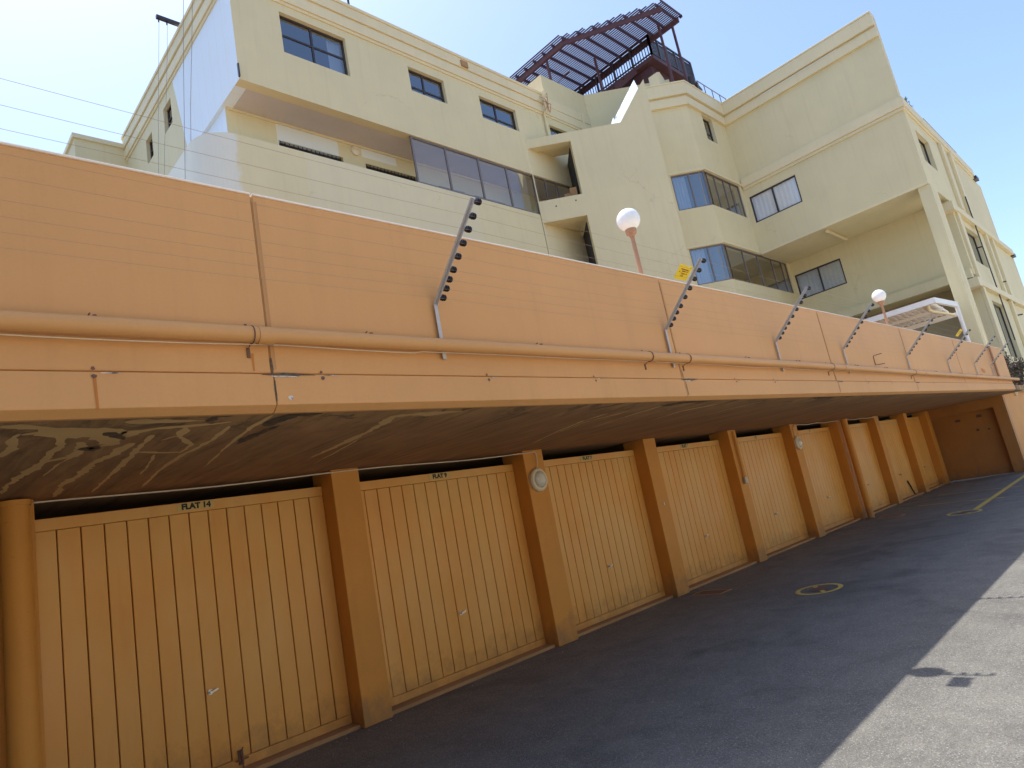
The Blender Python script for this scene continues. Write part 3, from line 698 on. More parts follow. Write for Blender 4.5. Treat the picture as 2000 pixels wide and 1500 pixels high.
def sign(x, y, z, s, label):
    e = empty('warning_sign', (x, y, z), label, 'sign', 'yellow warning signs on the fence')
    e.rotation_euler = (R(-44.0-90)+R(180), R(0), R(0))
    mb = MB()
    w2 = .098*s; h2 = .066*s
    out_ = [(-w2, -h2), (w2, -h2), (w2, h2), (w2*.72, h2*1.02), (w2*.55, h2*.84), (w2*.30, h2*.84), (w2*.05, h2), (-w2, h2)]
    n = len(out_)
    mb.add([(a, 0, b) for a, b in out_]+[(a, .003, b) for a, b in out_], [tuple(range(n)), tuple(reversed(range(n, 2*n)))]+[(i, (i+1) % n, n+(i+1) % n, n+i) for i in range(n)])
    mb.build('sign_plate', 'sign', e)
    mb = MB()
    def bar(x0, x1, z0, z1, sk=0): mb.add([(x0, -.0012, z0), (x1, -.0012, z0+sk), (x1, -.0012, z1+sk), (x0, -.0012, z1)], [(0, 1, 2, 3)])
    for (x0, x1, z0, z1, sk) in ((-.05, .055, .034, .046, -.004), (-.058, -.046, -.002, .012, 0), (-.03, .045, .018, .024, -.006), (-.025, .03, .004, .011, .006), (-.036, .038, -.012, -.006, -.004),
                                 (-.02, .028, -.026, -.019, .004), (-.03, .02, -.04, -.034, -.003), (-.018, .018, -.054, -.048, 0), (.044, .054, -.02, -.008, 0), (.05, .058, .01, .026, 0)):
        bar(x0*s*1.15, x1*s*1.15, z0*s*.72, z1*s*.72, sk*s)
    mb.build('sign_print', 'sign_ink', e)
sign(5.035, 2.645, 3.335, 1.0, 'yellow warning sign hung on the wires beside the second fence bracket')
sign(15.0, 2.62, 3.37, 1.15, 'small yellow warning sign farther along, seen under the white canopy')

# ---------------------------------------------------------------- globe lamps on the wall
gl = empty('globe_lamp', (5.2, 3.15, 3.48), 'white globe lamp on a brown pole, the nearer one behind the parapet', 'lamp', 'globe lamps standing on the wall')
mb = MB(); mb.tube([(0, 0, -.3), (0, 0, .44)], .021, 14, rs=[.024, .019]); mb.build('pole', 'brown_steel', gl, smooth=True)
mb = MB(); mb.tube([(0, 0, .44), (0, 0, .47), (0, 0, .475), (0, 0, .52)], .03, 18, rs=[.022, .034, .050, .056]); mb.build('collar', 'brown_steel', gl, smooth=True)
mb = MB(); r = .112; n = 36; vs = []; fs = []; k = 22; zc = .62
for i in range(k+1):
    th = math.pi*(.02+.96*i/k)
    for j in range(n):
        a = 2*math.pi*j/n; vs.append((r*math.sin(th)*math.cos(a), r*math.sin(th)*math.sin(a), zc+r*math.cos(th)))
for i in range(k):
    for j in range(n): fs.append((i*n+j, i*n+(j+1) % n, (i+1)*n+(j+1) % n, (i+1)*n+j))
fs.append(tuple(range(n))); fs.append(tuple(range(k*n, k*n+n)))
mb.add(vs, fs); mb.build('globe', 'globe', gl, smooth=True)
g2 = copy_tree(gl); g2.location = (12.6, 3.15, 3.46); g2['label'] = 'white globe lamp on a brown pole, the farther one before the white canopy'

# ================================================================ apartment building
bld = empty('apartment_building', (15, 12, 2.4), 'cream apartment building with stepped facade, bay windows and overhanging storeys behind the wall', 'building')
def bp(mb, name, mat, label=None, **k):
    o = inv(mb.build(name, mat, **k), bld)
    if label: o['label'] = label
    return o
FA = frame((0, 12.0), (1, 0))
S2 = 1/math.sqrt(2)
FS = frame((5.78, 20.1), (0, -1))
def window(F, u0, u1, z0, z1, mull=(), trans=(), d=.10, fw=.045, fmat='frame_dark', pane='glass', back='dark', bd=.9):
    mb = MB()
    mb.obox(F, u0, u1, d, d+.05, z0, z0+fw); mb.obox(F, u0, u1, d, d+.05, z1-fw, z1)
    mb.obox(F, u0, u0+fw, d, d+.05, z0+fw, z1-fw); mb.obox(F, u1-fw, u1, d, d+.05, z0+fw, z1-fw)
    for u in mull: mb.obox(F, u-fw*.55, u+fw*.55, d+.002, d+.048, z0+fw, z1-fw)
    for z in trans:
        us = [u0+fw]+sorted(mull)+[u1-fw]
        for a, b in zip(us[:-1], us[1:]):
            mb.obox(F, a+(fw*.55 if a != us[0] else 0), b-(fw*.55 if b != us[-1] else 0), d+.005, d+.045, z-fw*.5, z+fw*.5)
    w_ = bp(mb, 'window', fmat)
    mb = MB(); us = [u0+fw*.5]+sorted(mull)+[u1-fw*.5]
    for a, b in zip(us[:-1], us[1:]):
        tz = random.uniform(-.0008, .0008)
        mb.add([F(a, d+.025+tz, z0+fw*.5), F(b, d+.025-tz, z0+fw*.5), F(b, d+.025-tz*.5, z1-fw*.5), F(a, d+.025+tz*.5, z1-fw*.5)], [(0, 1, 2, 3)])
    p = mb.build('pane', pane); p.parent = w_
    if back:
        mb = MB(); e_ = .12
        if back in ('curtain', 'lace'):
            nn = 40; vs = []; fs = []
            for q in range(nn+1):
                u = u0+fw*.5+(u1-u0-fw)*q/nn; dd = d+.055+.008*math.sin(q*1.7)
                vs += [F(u, dd, z0), F(u, dd, z1)]
            for q in range(nn): fs.append((2*q, 2*q+2, 2*q+3, 2*q+1))
            mb.add(vs, fs); c = mb.build('curtain', back); c.parent = w_
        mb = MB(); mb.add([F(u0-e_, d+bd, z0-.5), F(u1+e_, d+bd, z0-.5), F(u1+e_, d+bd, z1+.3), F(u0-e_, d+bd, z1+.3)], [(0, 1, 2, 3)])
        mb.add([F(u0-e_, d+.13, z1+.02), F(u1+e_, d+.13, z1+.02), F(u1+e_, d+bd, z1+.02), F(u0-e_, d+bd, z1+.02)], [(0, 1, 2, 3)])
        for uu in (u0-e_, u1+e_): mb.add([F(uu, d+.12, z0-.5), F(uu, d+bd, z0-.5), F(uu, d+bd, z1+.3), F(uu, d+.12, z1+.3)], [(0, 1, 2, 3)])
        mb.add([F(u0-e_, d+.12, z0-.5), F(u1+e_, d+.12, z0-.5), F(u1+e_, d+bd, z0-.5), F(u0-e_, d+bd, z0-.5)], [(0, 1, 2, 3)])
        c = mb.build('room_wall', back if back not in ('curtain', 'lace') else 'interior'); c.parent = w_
    return w_
# --- left block, top storey
W1 = (6.94, 8.68, 12.90, 14.0); W2 = (10.6, 11.85, 13.20, 13.95); W3 = (13.20, 14.75, 13.20, 13.95); W4 = (16.35, 17.5, 13.2, 13.95)
mb = MB(); wall(mb, FA, 5.78, 18.75, 11.76, 14.98, [W1, W2, W3, W4], .25); bp(mb, 'top_storey_wall', 'facade')
window(FA, *W1, mull=(7.78,), trans=(13.46,)); window(FA, *W2, mull=(11.15,), trans=(13.42,)); window(FA, *W3, mull=(13.92,), trans=(13.42,)); window(FA, *W4, mull=(16.9,), trans=(13.42,))
# light curtain inside the first window
mb = MB(); mb.add([FA(8.30, .28, 12.92), FA(8.66, .28, 12.92), FA(8.66, .28, 13.98), FA(8.30, .28, 13.98)], [(0, 1, 2, 3)]); bp(mb, 'curtain', 'curtain')
# side wall
holes = [(20.1-16.66, 20.1-16.06, 13.17, 13.90), (20.1-18.25, 20.1-17.70, 13.13, 13.86)]
mb = MB(); wall(mb, FS, 0, 5.35, 2.4, 14.98, holes, .25); wall(mb, FS, 5.35, 7.85, 11.76, 14.98, (), .25)
bp(mb, 'side_wall', 'side')
for h in holes: window(FS, *h, trans=(h[2]+.4,), back='dark')
# overhang soffit and recess
mb = MB(); mb.box(5.80, 18.7, 12.25, 20, 11.765, 11.9); mb.box(5.784, 18.7, 12.004, 12.25, 11.764, 11.80); bp(mb, 'overhang_soffit', 'soffit_lilac')
RX = [(7.08, 8.80, 9.9, 11.27), (9.47, 11.15, 9.9, 11.28), (11.9, 12.9, 9.45, 11.2), (13.3, 14.6, 9.9, 11.2)]
FR = frame((0, 13.05), (1, 0))
mb = MB(); wall(mb, FR, 5.86, 18.7, 9.3, 11.764, RX, .2); bp(mb, 'recess_wall', 'recess')
mb = MB(); wall(mb, frame((5.86, 14.75), (0, -1)), 0, 1.5, 9.3, 11.764, (), .2); bp(mb, 'recess_side_wall', 'white_paint')
mb = MB(); band(mb, [(5.90, 13.046), (15.2, 13.046)], 11.70, 11.76, .03); bp(mb, 'recess_moulding', 'cream_trim')
for h in RX[:2]:
    ww = window(FR, *h, back='dark')
    mb = MB(); n = 15
    for q in range(n): u = h[0]+.06+(h[1]-h[0]-.12)*q/(n-1); mb.obox(FR, u-.007, u+.007, .03, .045, h[2], h[3])
    for z in (11.2, 10.9): mb.obox(FR, h[0], h[1], .045, .055, z, z+.02)
    o = mb.build('burglar_bars', 'black'); o.parent = ww
for h in RX[2:]: window(FR, *h, mull=((h[0]+h[1])/2,), fmat='white_steel', back='dark')
mb = MB(); n = 28; vs = []; fs = []; prof = [(.13, 0), (.13, .05), (.10, .06), (.09, .05), (.05, .08), (.01, .085)]
for r, d in prof:
    for j in range(n): a = 2*math.pi*j/n; vs.append((9.20+r*math.cos(a), 13.05-d, 11.55+r*math.sin(a)))
for i in range(len(prof)-1):
    for j in range(n): fs.append((i*n+j, i*n+(j+1) % n, (i+1)*n+(j+1) % n, (i+1)*n+j))
mb.add(vs, fs); bp(mb, 'balcony_light', 'cable', smooth=True)
# balustrade with its rounded end
mb = MB(); inner = []; outer = []
cx, cy, r0 = 5.62, 12.76, .74
arc = [(cx-r0*math.cos(a), cy-r0*math.sin(a)) for a in [R(v) for v in range(0, 91, 6)]]
out_ = [(cx-r0, 15.2)]+arc+[(14.93, 12.02)]
for i in range(len(out_)-1):
    (xa, ya), (xb, yb) = out_[i], out_[i+1]
    def off(i):
        p = Vector(out_[i]); ns = []
        if i > 0: d = (p-Vector(out_[i-1])).normalized(); ns.append(Vector((-d.y, d.x)))
        if i < len(out_)-1: d = (Vector(out_[i+1])-p).normalized(); ns.append(Vector((-d.y, d.x)))
        m_ = ns[0] if len(ns) == 1 else (ns[0]+ns[1]).normalized(); return p+m_*.18
    mb.prism([(xa, ya), (xb, yb), off(i+1), off(i)], 2.4, 10.375)
bp(mb, 'balustrade_wall', 'balustrade')
mb = MB(); mb.box(5.2, 15, 12.2, 14.9, 9.2, 9.4); bp(mb, 'balcony_floor', 'concrete')
# balcony glazing
GU = [10.30, 11.47, 12.68, 13.81, 14.95]
window(FA, 10.30, 15.0, 10.38, 11.755, mull=GU[1:-1], d=.04, fw=.05, fmat='frame', pane='glass_clear', back=None)
window(FA, 15.02, 17.3, 10.38, 11.755, mull=(15.55, 16.1), d=.04, fw=.04, fmat='frame', pane='glass_clear', back=None)
mb = MB(); mb.box(15.0, 17.4, 12.02, 12.2, 2.4, 10.375); bp(mb, 'stair_back_wall', 'cream')
# dado panels inside the glazed balcony (dark blue boxes along the floor wall)
# roof cornice, left block
PA = [(5.78, 20.1), (5.78, 12.0), (16.45, 12.0)]
mb = MB()
for z0, z1, o_ in ((14.22, 14.30, .035), (14.30, 14.58, .07), (14.58, 14.64, .045), (14.64, 14.94, .095), (14.94, 15.03, .125)): band(mb, PA, z0, z1, o_, .2)
bp(mb, 'roof_cornice', 'cream_trim', bevel=.008)
mb = MB()
for z0, z1, o_ in ((14.22, 14.30, .03), (14.30, 14.58, .055), (14.58, 14.64, .035), (14.64, 14.98, .055)): band(mb, [(16.46, 12.0), (18.75, 12.0)], z0, z1, o_, .2)
bp(mb, 'cornice_return', 'cream_trim', bevel=.008)
mb = MB(); mb.box(6.0, 18, 12.25, 20, 14.6, 14.75); bp(mb, 'roof_deck', 'concrete')
# raised parapet block
mb = MB(); mb.box(16.47, 16.72, 12.0, 15.0, 14.982, 15.9); mb.box(16.72, 18.77, 12.0, 12.25, 14.982, 15.9); bp(mb, 'raised_parapet', 'cream')
FP = frame((18.76, 11.99), (1, -1))
mb = MB(); wall(mb, FP, 0, 3.2, 11.5, 15.9, (), .25); bp(mb, 'splayed_parapet', 'cream')
# low block past the side wall
mb = MB(); wall(mb, frame((4.42, 20.1), (1, 0)), 0, 1.6, 2.4, 14.75, (), .25); wall(mb, frame((4.42, 26), (0, -1)), 0, 5.65, 2.4, 14.75, (), .25); bp(mb, 'rear_block', 'cream')
mb = MB(); band(mb, [(4.42, 26), (4.42, 20.1), (5.7, 20.1)], 14.66, 14.80, .06, .2); bp(mb, 'rear_block_coping', 'cream_trim')
# --- splayed stair tower
FT = frame((14.93, 12.0), (1, -1)); s2 = math.sqrt(2)
uN0, uN1 = .03, .99*s2
mb = MB()
wall(mb, FT, 0, 2.18*s2, 2.4, 12.95, [(uN0, uN1, 10.80, 12.64), (uN0, uN1, 7.6, 10.08), (uN0, uN1, 5.0, 7.2)], .30)
# raking upper edge
u_a, u_b = 2.18*s2, 2.92*s2
def rq(us, zt):
    for (ua, za), (ub, zb) in zip(list(zip(us, zt))[:-1], list(zip(us, zt))[1:]):
        mb.hexa([FT(ua, 0, 2.4), FT(ub, 0, 2.4), FT(ub, .30, 2.4), FT(ua, .30, 2.4), FT(ua, 0, za), FT(ub, 0, zb), FT(ub, .30, zb), FT(ua, .30, za)])
rq([u_a, 2.80*s2, u_b], [12.95, 14.10, 14.30])
bp(mb, 'stair_tower_wall', 'cream')
# inner raking wall whose top catches the sun
mb = MB()
def slab(ua, za, ub, zb, d0, d1, tz):
    mb.hexa([FT(ua, d0, za-tz), FT(ub, d0, zb-tz), FT(ub, d1, zb-tz), FT(ua, d1, za-tz), FT(ua, d0, za-.45), FT(ub, d0, zb-.62), FT(ub, d1, zb), FT(ua, d1, za)])
slab(1.93*s2, 12.9, 2.16*s2, 13.55, .32, .62, 1.0); slab(2.16*s2, 13.45, 2.84*s2, 14.75, .32, .62, 1.5)
bp(mb, 'raking_wall', 'white_paint')
for a_, b_ in ((12.70, .9), (10.1, 1.2)):
    mb = MB(); mb.obox(FT, .0, u_b, .301, b_, a_, a_+.12); bp(mb, 'stair_landing', 'cream')
FTe = frame((17.85, 9.08), (1, 1))
mb = MB(); wall(mb, FTe, .3, 1.9, 2.4, 14.0, (), .25); bp(mb, 'tower_return_wall', 'cream')
mb = MB(); mb.obox(FT, uN1-.02, uN1+.01, .34, 1.6, 10.15, 12.6); mb.obox(FT, uN1-.02, uN1+.01, .34, 1.6, 7.0, 10.0); bp(mb, 'stair_screen', 'dark')
mb = MB()
for q in range(6): mb.obox(FT, .1+q*.2, .32+q*.2, .35, 1.0, 10.3+q*.0, 10.34+q*.18)
bp(mb, 'stair_flight', 'concrete')
# --- bay block
B0 = (19.05, 10.37); B1 = (20.39, 9.05); Bc = (23.15, 9.05); Bl = (25.6, 9.05); Wc = (23.15, 3.58)
FB = frame(B0, (B1[0]-B0[0], B1[1]-B0[1])); LB = math.hypot(B1[0]-B0[0], B1[1]-B0[1])
ul = (19.55-19.05)*s2
mb = MB(); wall(mb, FB, 0, LB, 2.4, 15.0, [(ul, LB-.0, 10.40, 11.69), (ul, LB-.0, 7.72, 9.0)], .25); bp(mb, 'bay_splay_wall', 'cream')
FC = frame((0, 9.05), (1, 0))
mb = MB(); wall(mb, FC, 20.39, 23.15, 9.0, 15.0, [(20.39, 22.92, 10.40, 11.69), (21.38, 22.10, 13.17, 14.15)], .25)
wall(mb, FC, 20.39, 25.6, 2.4, 9.0, [(20.39, 25.35, 7.72, 8.99)], .25)
bp(mb, 'bay_front_wall', 'cream')
window(FB, ul, LB-.02, 10.40, 11.69, mull=(19.99*s2-19.05*s2,), d=.03, fw=.04, fmat='frame', back='interior', bd=1.6)
window(FB, ul, LB-.02, 7.72, 9.0, mull=(19.99*s2-19.05*s2,), d=.03, fw=.04, fmat='frame', back='interior', bd=1.6)
window(FC, 20.41, 22.92, 10.40, 11.69, mull=(21.10, 21.75, 22.26), d=.03, fw=.04, fmat='frame', pane='glass_clear', back='interior', bd=1.8)
window(FC, 20.41, 25.35, 7.72, 8.99, mull=(21.75, 22.87, 24.05, 24.9), d=.03, fw=.045, fmat='frame', pane='glass_clear', back='interior', bd=1.8)
window(FC, 21.38, 22.10, 13.17, 14.15, trans=(13.55,), d=.12, fmat='frame_dark', pane='glass', back='dark')
# curtain strips behind the bay glass
for F_, u0, u1, z0, z1 in ((FB, ul+.05, ul+.5, 10.42, 11.66), (FB, ul+.05, ul+.52, 7.74, 8.98)):
    mb = MB(); nn = 14
    vs = []; fs = []
    for q in range(nn+1): u = u0+(u1-u0)*q/nn; vs += [F_(u, .14+.015*math.sin(q*2.1), z0), F_(u, .14+.015*math.sin(q*2.1), z1)]
    for q in range(nn): fs.append((2*q, 2*q+2, 2*q+3, 2*q+1))
    mb.add(vs, fs); bp(mb, 'curtain', 'curtain')
# --- wing
FW = frame((23.15, 9.05), (0, -1)); LW = 9.05-3.58
mb = MB(); wall(mb, FW, 0, LW, 8.97, 15.0, [(.15, 1.88, 10.17, 11.20)], .28); bp(mb, 'wing_side_wall', 'cream')
window(FW, .15, 1.88, 10.17, 11.20, mull=(1.0,), d=.03, fw=.05, fmat='frame_dark', pane='glass_pale', back='curtain')
FL = frame((25.6, 9.05), (0, -1))
mb = MB(); wall(mb, FL, 0, LW, 6.34, 8.97, [(.07, 1.79, 7.47, 8.46)], .28); bp(mb, 'wing_lower_wall', 'cream')
window(FL, .07, 1.79, 7.47, 8.46, mull=(.95,), d=.03, fw=.05, fmat='frame_dark', pane='glass_pale', back='lace')
mb = MB(); mb.box(23.43, 26.2, 3.87, 9.3, 8.972, 9.1); bp(mb, 'wing_soffit', 'cream')
mb = MB(); mb.box(25.3, 25.6, 3.6, 9.05, 6.2, 6.5); mb.box(25.88, 34, 3.9, 9.05, 6.3, 6.4); bp(mb, 'lower_soffit', 'cream')
mb = MB(); mb.box(27.0, 27.2, 3.9, 12, 2.4, 6.3); bp(mb, 'undercroft_wall', 'interior')
mb = MB(); mb.box(20.4, 27.0, 9.3, 9.5, 2.4, 7.7); bp(mb, 'undercroft_back_wall', 'interior')
mb = MB(); mb.box(23.17, 23.75, 3.55, 3.90, 2.4, 8.97); bp(mb, 'corner_column', 'cream', bevel=.01)
mb = MB(); mb.box(23.6, 24.1, 3.575, 3.62, 2.4, 8.97); bp(mb, 'column_rib', 'cream_trim')
mb = MB(); mb.tube([(23.35, 6.76, 8.90), (25.0, 6.76, 8.90), (25.15, 6.76, 8.90), (25.25, 6.76, 8.97)], .06, 14); bp(mb, 'soffit_pipe', 'cream_trim', smooth=True)
# bands and cornices right side
PB = [B0, B1, Bc, Wc]
PBt = [B0, B1, Bc, (23.15, 3.58), (23.35, 3.58)]
mb = MB()
for z0, z1, o_ in ((14.18, 14.50, .10), (14.50, 14.56, .06), (14.56, 15.0, .16), (15.0, 15.06, .18)): band(mb, PB, z0, z1, o_, .22)
bp(mb, 'bay_cornice', 'cream_trim', bevel=.01)
mb = MB()
for z0, z1, o_ in ((11.52, 11.62, .05), (11.62, 11.92, .09), (11.92, 11.97, .06)): band(mb, [(23.15, 9.0), (23.15, 3.60), (33, 3.60)], z0, z1, o_, .1)
bp(mb, 'string_course', 'cream_trim', bevel=.008)
mb = MB(); band(mb, [B0, B1, (23.1, 9.05)], 11.70, 11.78, .05, 0); band(mb, [B0, B1, (23.1, 9.05)], 9.01, 9.07, .04, 0); band(mb, [(23.15, 9.0), (23.15, 3.58)], 8.97, 9.05, .04, .0); bp(mb, 'drip_moulding', 'cream_trim')
mb = MB(); mb.box(23.052, 23.056, 4.8, 7.5, 14.50, 14.52); bp(mb, 'sunlit_line', 'white_steel')  # thin white strip stands in for the sunlit line on the cornice
# end facade running away beyond the corner
FEd = frame((0, 3.6), (1, 0))
EH = [(24.0, 25.6, 10.0, 11.1)]
mb = MB(); wall(mb, FEd, 23.44, 34.5, 8.97, 11.52, EH, .3)
wall(mb, FEd, 25.89, 37.0, 6.2, 8.97, [(27.1, 29.2, 7.0, 8.3)], .3)
wall(mb, FEd, 25.89, 40, 2.4, 6.2, [(27.4, 29.6, 3.6, 5.6)], .3)
bp(mb, 'end_facade_wall', 'cream')
window(FEd, *EH[0], mull=(24.8,), d=.12); window(FEd, 27.1, 29.2, 7.0, 8.3, mull=(28.1,), d=.12); window(FEd, 27.4, 29.6, 3.6, 5.6, mull=(28.5,), d=.12)
for x, z0, z1 in ((27.2, 8.97, 11.5), (28.6, 8.97, 11.5), (25.9, 2.4, 8.6), (30.4, 5.9, 8.6), (31.6, 5.9, 8.6), (30.9, 2.4, 5.9)):
    mb = MB(); mb.box(x, x+.35, 3.50, 3.597, z0, z1); bp(mb, 'pilaster', 'cream_trim', bevel=.01)
mb = MB()
for z, xa, xb in ((8.55, 25.6, 36.2), (5.9, 25.6, 39)): mb.box(xa, xb, 3.46, 3.598, z, z+.22)
mb.box(25.2, 25.6, 3.46, 4.0, 8.5, 8.8); mb.box(25.2, 25.6, 3.46, 4.0, 5.85, 6.15)
bp(mb, 'facade_ledge', 'cream_trim', bevel=.01)
mb = MB(); mb.box(23.6, 27.2, 3.8, 4.0, 11.97, 12.72); mb.box(23.5, 35, 4.0, 9.1, 11.85, 11.96); bp(mb, 'terrace_parapet', 'cream_trim')
for a, b, z in ((33.0, 33.5, 11.50), (36.2, 36.7, 8.5)):
    mb = MB(); mb.box(a, b, 3.46, 3.597, z, z+.14); bp(mb, 'gutter_end', 'frame_dark')
# horizontal service pipe marks on facade
for x, z in ((27.9, 7.6), (30.5, 6.6), (31.8, 5.4)):
    mb = MB(); mb.tube([(x, 3.61, z), (x-.02, 3.40, z-.02)], .025, 8); bp(mb, 'facade_spigot', 'frame_dark')
mb = MB(); mb.tube([(28.6, 3.5, 9.7), (28.6, 3.5, 4.2)], .02, 8); bp(mb, 'facade_cable', 'frame_dark')
# downpipe and junk at the re-entrant roof corner
mb = MB(); mb.tube([(16.12, 11.93, 12.9), (16.12, 11.93, 14.2), (16.12, 11.80, 14.3), (16.12, 11.80, 15.0)], .035, 10); mb.tube([(18.3, 11.93, 14.2), (18.3, 11.93, 14.9)], .03, 10); bp(mb, 'roof_downpipe', 'cream_trim', smooth=True)
mb = MB()
for q in range(7):
    x = 15.95+random.random()*.5; z = 14.55+random.random()*.45
    mb.tube([(x, 11.85, z), (x+random.uniform(-.12, .12), 11.72, z-random.uniform(.05, .25)), (x+random.uniform(-.1, .1), 11.78, z-.4)], .012, 6)
bp(mb, 'roof_cabling', 'brown_steel')
# small vent spots
mb = MB()
for (x, z) in ((15.3, 10.55), (15.75, 10.62)): mb.obox(FT, (x-14.93)*s2-.02, (x-14.93)*s2+.02, -.012, .0, z-.02, z+.02)
bp(mb, 'drain_spout', 'frame_dark')
mb = MB(); mb.box(12.6, 12.85, 11.86, 11.903, 14.66, 14.86); bp(mb, 'roof_scupper', 'concrete')
mb = MB(); mb.box(5.755, 5.785, 11.93, 11.98, 11.78, 12.1); bp(mb, 'corner_bracket', 'frame_dark')

# ---------------------------------------------------------------- pergola on the roof
pg = empty('roof_pergola', (19.5, 11, 15.2), 'dark maroon slatted timber pergola on the roof terrace with slanting outer edge', 'pergola')
ZP = 17.45
A0 = Vector((17.55, 15.6)); A1 = Vector((17.52, 11.6)); A2 = Vector((19.35, 8.62)); Bx = 20.62
def edge_x(y, o=0):
    if y >= A1.y: return A1.x+o
    return A1.x+(A2.x-A1.x)*(A1.y-y)/(A1.y-A2.y)+o
mb = MB(); mb.beam((A0.x+.14, A0.y, ZP-.09), (A1.x+.14, A1.y, ZP-.09), .06, .18); inv(mb.build('beam', 'maroon'), pg)
mb = MB(); mb.beam((A1.x+.14, A1.y+.02, ZP-.095), (A2.x+.14, A2.y, ZP-.095), .06, .18); inv(mb.build('beam', 'maroon'), pg)
mb = MB(); mb.beam((Bx-.12, 15.6, ZP-.09), (Bx-.12, 8.58, ZP-.09), .07, .20); inv(mb.build('beam', 'maroon'), pg)
ys = [8.72+.47*k for k in range(15)]
for y in ys:
    mb = MB(); mb.beam((edge_x(y, .0), y, ZP+.05), (Bx, y, ZP+.05), .05, .11); inv(mb.build('rafter', 'slat'), pg)
mb = MB(); x = 17.42
while x < Bx+.03:
    y0 = 8.56
    if x < A2.x:
        y0 = A1.y-(x-A1.x)*(A1.y-A2.y)/(A2.x-A1.x) if x > A1.x else A1.y
        y0 = 8.50+.235*math.floor((y0-8.5)/.235+.4)
    mb.box(x, x+.062, y0, 15.5, ZP+.108, ZP+.118); x += .100
inv(mb.build('slat_roof', 'slat'), pg)
mb = MB(); mb.box(Bx+.03, Bx+.09, 8.5, 8.6, ZP+.04, ZP+.13); mb.box(19.3, Bx+.09, 8.50, 8.535, ZP+.06, ZP+.13); inv(mb.build('edge_board', 'slat'), pg)
for (x, y, z0) in ((20.12, 9.18, 15.08), (20.63, 8.92, 15.08), (17.72, 12.5, 14.8), (19.4, 11.55, 15.0), (17.7, 14.6, 14.8)):
    mb = MB(); mb.beam((x, y, z0), (x, y, ZP-.05), .07, .07, up=(0, 1, 0)); inv(mb.build('post', 'maroon'), pg)
mb = MB(); mb.beam((17.72, 12.5, 16.2), (19.0, 12.5, 17.3), .05, .05); inv(mb.build('brace', 'maroon'), pg)
# raised timber deck with railings
dk = empty('roof_deck_railing', (21, 10, 15.2), 'raised timber deck with dark baluster railing under the roof pergola', 'deck')
DX, DY, DZ = 20.38, 9.78, 16.74
mb = MB(); mb.box(DX, 23.6, DY, 15, DZ-.16, DZ); inv(mb.build('deck_platform', 'maroon'), dk)
mb = MB(); mb.box(DX+.25, DX+.3, DY+.3, 15, 14.8, DZ-.17); mb.box(DX+.3, 23.4, DY+.3, DY+.35, 14.8, DZ-.17); inv(mb.build('deck_skirt', 'maroon'), dk)
def railing(a, b, z0, h, n, parent, name='railing'):
    mb = MB(); a = Vector(a); b = Vector(b)
    mb.beam((*a, z0+h), (*b, z0+h), .06, .05); mb.beam((*a, z0+h-.14), (*b, z0+h-.14), .04, .03); mb.beam((*a, z0+.10), (*b, z0+.10), .05, .04)
    for k in range(n+1):
        p = a+(b-a)*k/n; w_ = .07 if k % 7 == 0 else .026
        mb.beam((*p, z0), (*p, z0+h-(.0 if k % 7 == 0 else .14)), w_, w_, up=(0, 1, 0))
    o = mb.build(name, 'frame_dark'); inv(o, parent); return o
railing((DX+.04, DY+.04), (23.4, DY+.04), DZ, .85, 35, dk)
railing((DX+.04, DY+.04), (DX+.04, 14.8), DZ, .85, 42, dk)
railing((22.9, DY+.2), (22.9, 14.8), DZ, .85, 35, dk)
mb = MB(); mb.beam((18.9, 12.6, 15.1), (DX, 10.6, 16.6), .05, .26); mb.beam((18.9, 13.4, 15.1), (DX, 11.4, 16.6), .05, .26)
for k in range(6):
    f = k/6; mb.beam((18.9+(DX-18.9)*f, 12.6-2.0*f, 15.15+1.5*f), (18.9+(DX-18.9)*f, 13.4-2.0*f, 15.15+1.5*f), .24, .04)
inv(mb.build('deck_stair', 'maroon'), dk)
# roof rail beside the terrace
rr = empty('roof_handrail', (23.2, 9.2, 15.0), 'thin grey metal handrail along the roof edge right of the pergola', 'railing')
mb = MB(); z = 15.0
mb.tube([(22.0, 9.15, z+.82), (24.2, 9.15, z+.82)], .018, 8); mb.tube([(22.0, 9.15, z+.32), (24.2, 9.15, z+.32)], .014, 8)
for x in (22.0, 22.5, 23.1, 23.7, 24.2): mb.tube([(x, 9.15, z), (x, 9.15, z+.82)], .016, 8)
inv(mb.build('rail', 'frame'), rr)
# terrace end piers
for (x, y, z, w_, n_, lb) in ((20.0, 9.62, 15.68, .45, 0, 'short cream pier on the roof beneath the pergola post'), (22.0, 9.35, 15.72, .55, 1, 'cream roof pier with a dark capping right of the pergola')):
    e = empty('roof_pier', (x, y, 15.0), lb, 'pier', 'cream piers on the roof terrace edge')
    mb = MB(); hh = z-15.0
    mb.hexa([(-w_/2, -.1, 0), (w_/2, -.1, 0), (w_/2, .25, 0), (-w_/2, .25, 0), (-w_/2, -.1, hh*.85), (w_/2, -.1, hh*.7), (w_/2, .25, hh*.7), (-w_/2, .25, hh*.85)])
    mb.add([(-w_/2, -.1, hh*.85), (0, -.1, hh), (w_/2, -.1, hh*.7), (-w_/2, .25, hh*.85), (0, .25, hh), (w_/2, .25, hh*.7)], [(0, 1, 2), (3, 5, 4), (0, 3, 4, 1), (1, 4, 5, 2)])
    mb.build('pier_body', 'cream_trim', e)
    if n_:
        mb = MB(); mb.beam((-.1, -.12, hh+.03), (w_/2+.05, -.12, hh*.72+.03), .12, .10); mb.tube([(.0, 0, hh+.02), (.0, 0, hh+.34)], .07, 12, rs=[.11, .15]); mb.build('capping', 'frame_dark', e)
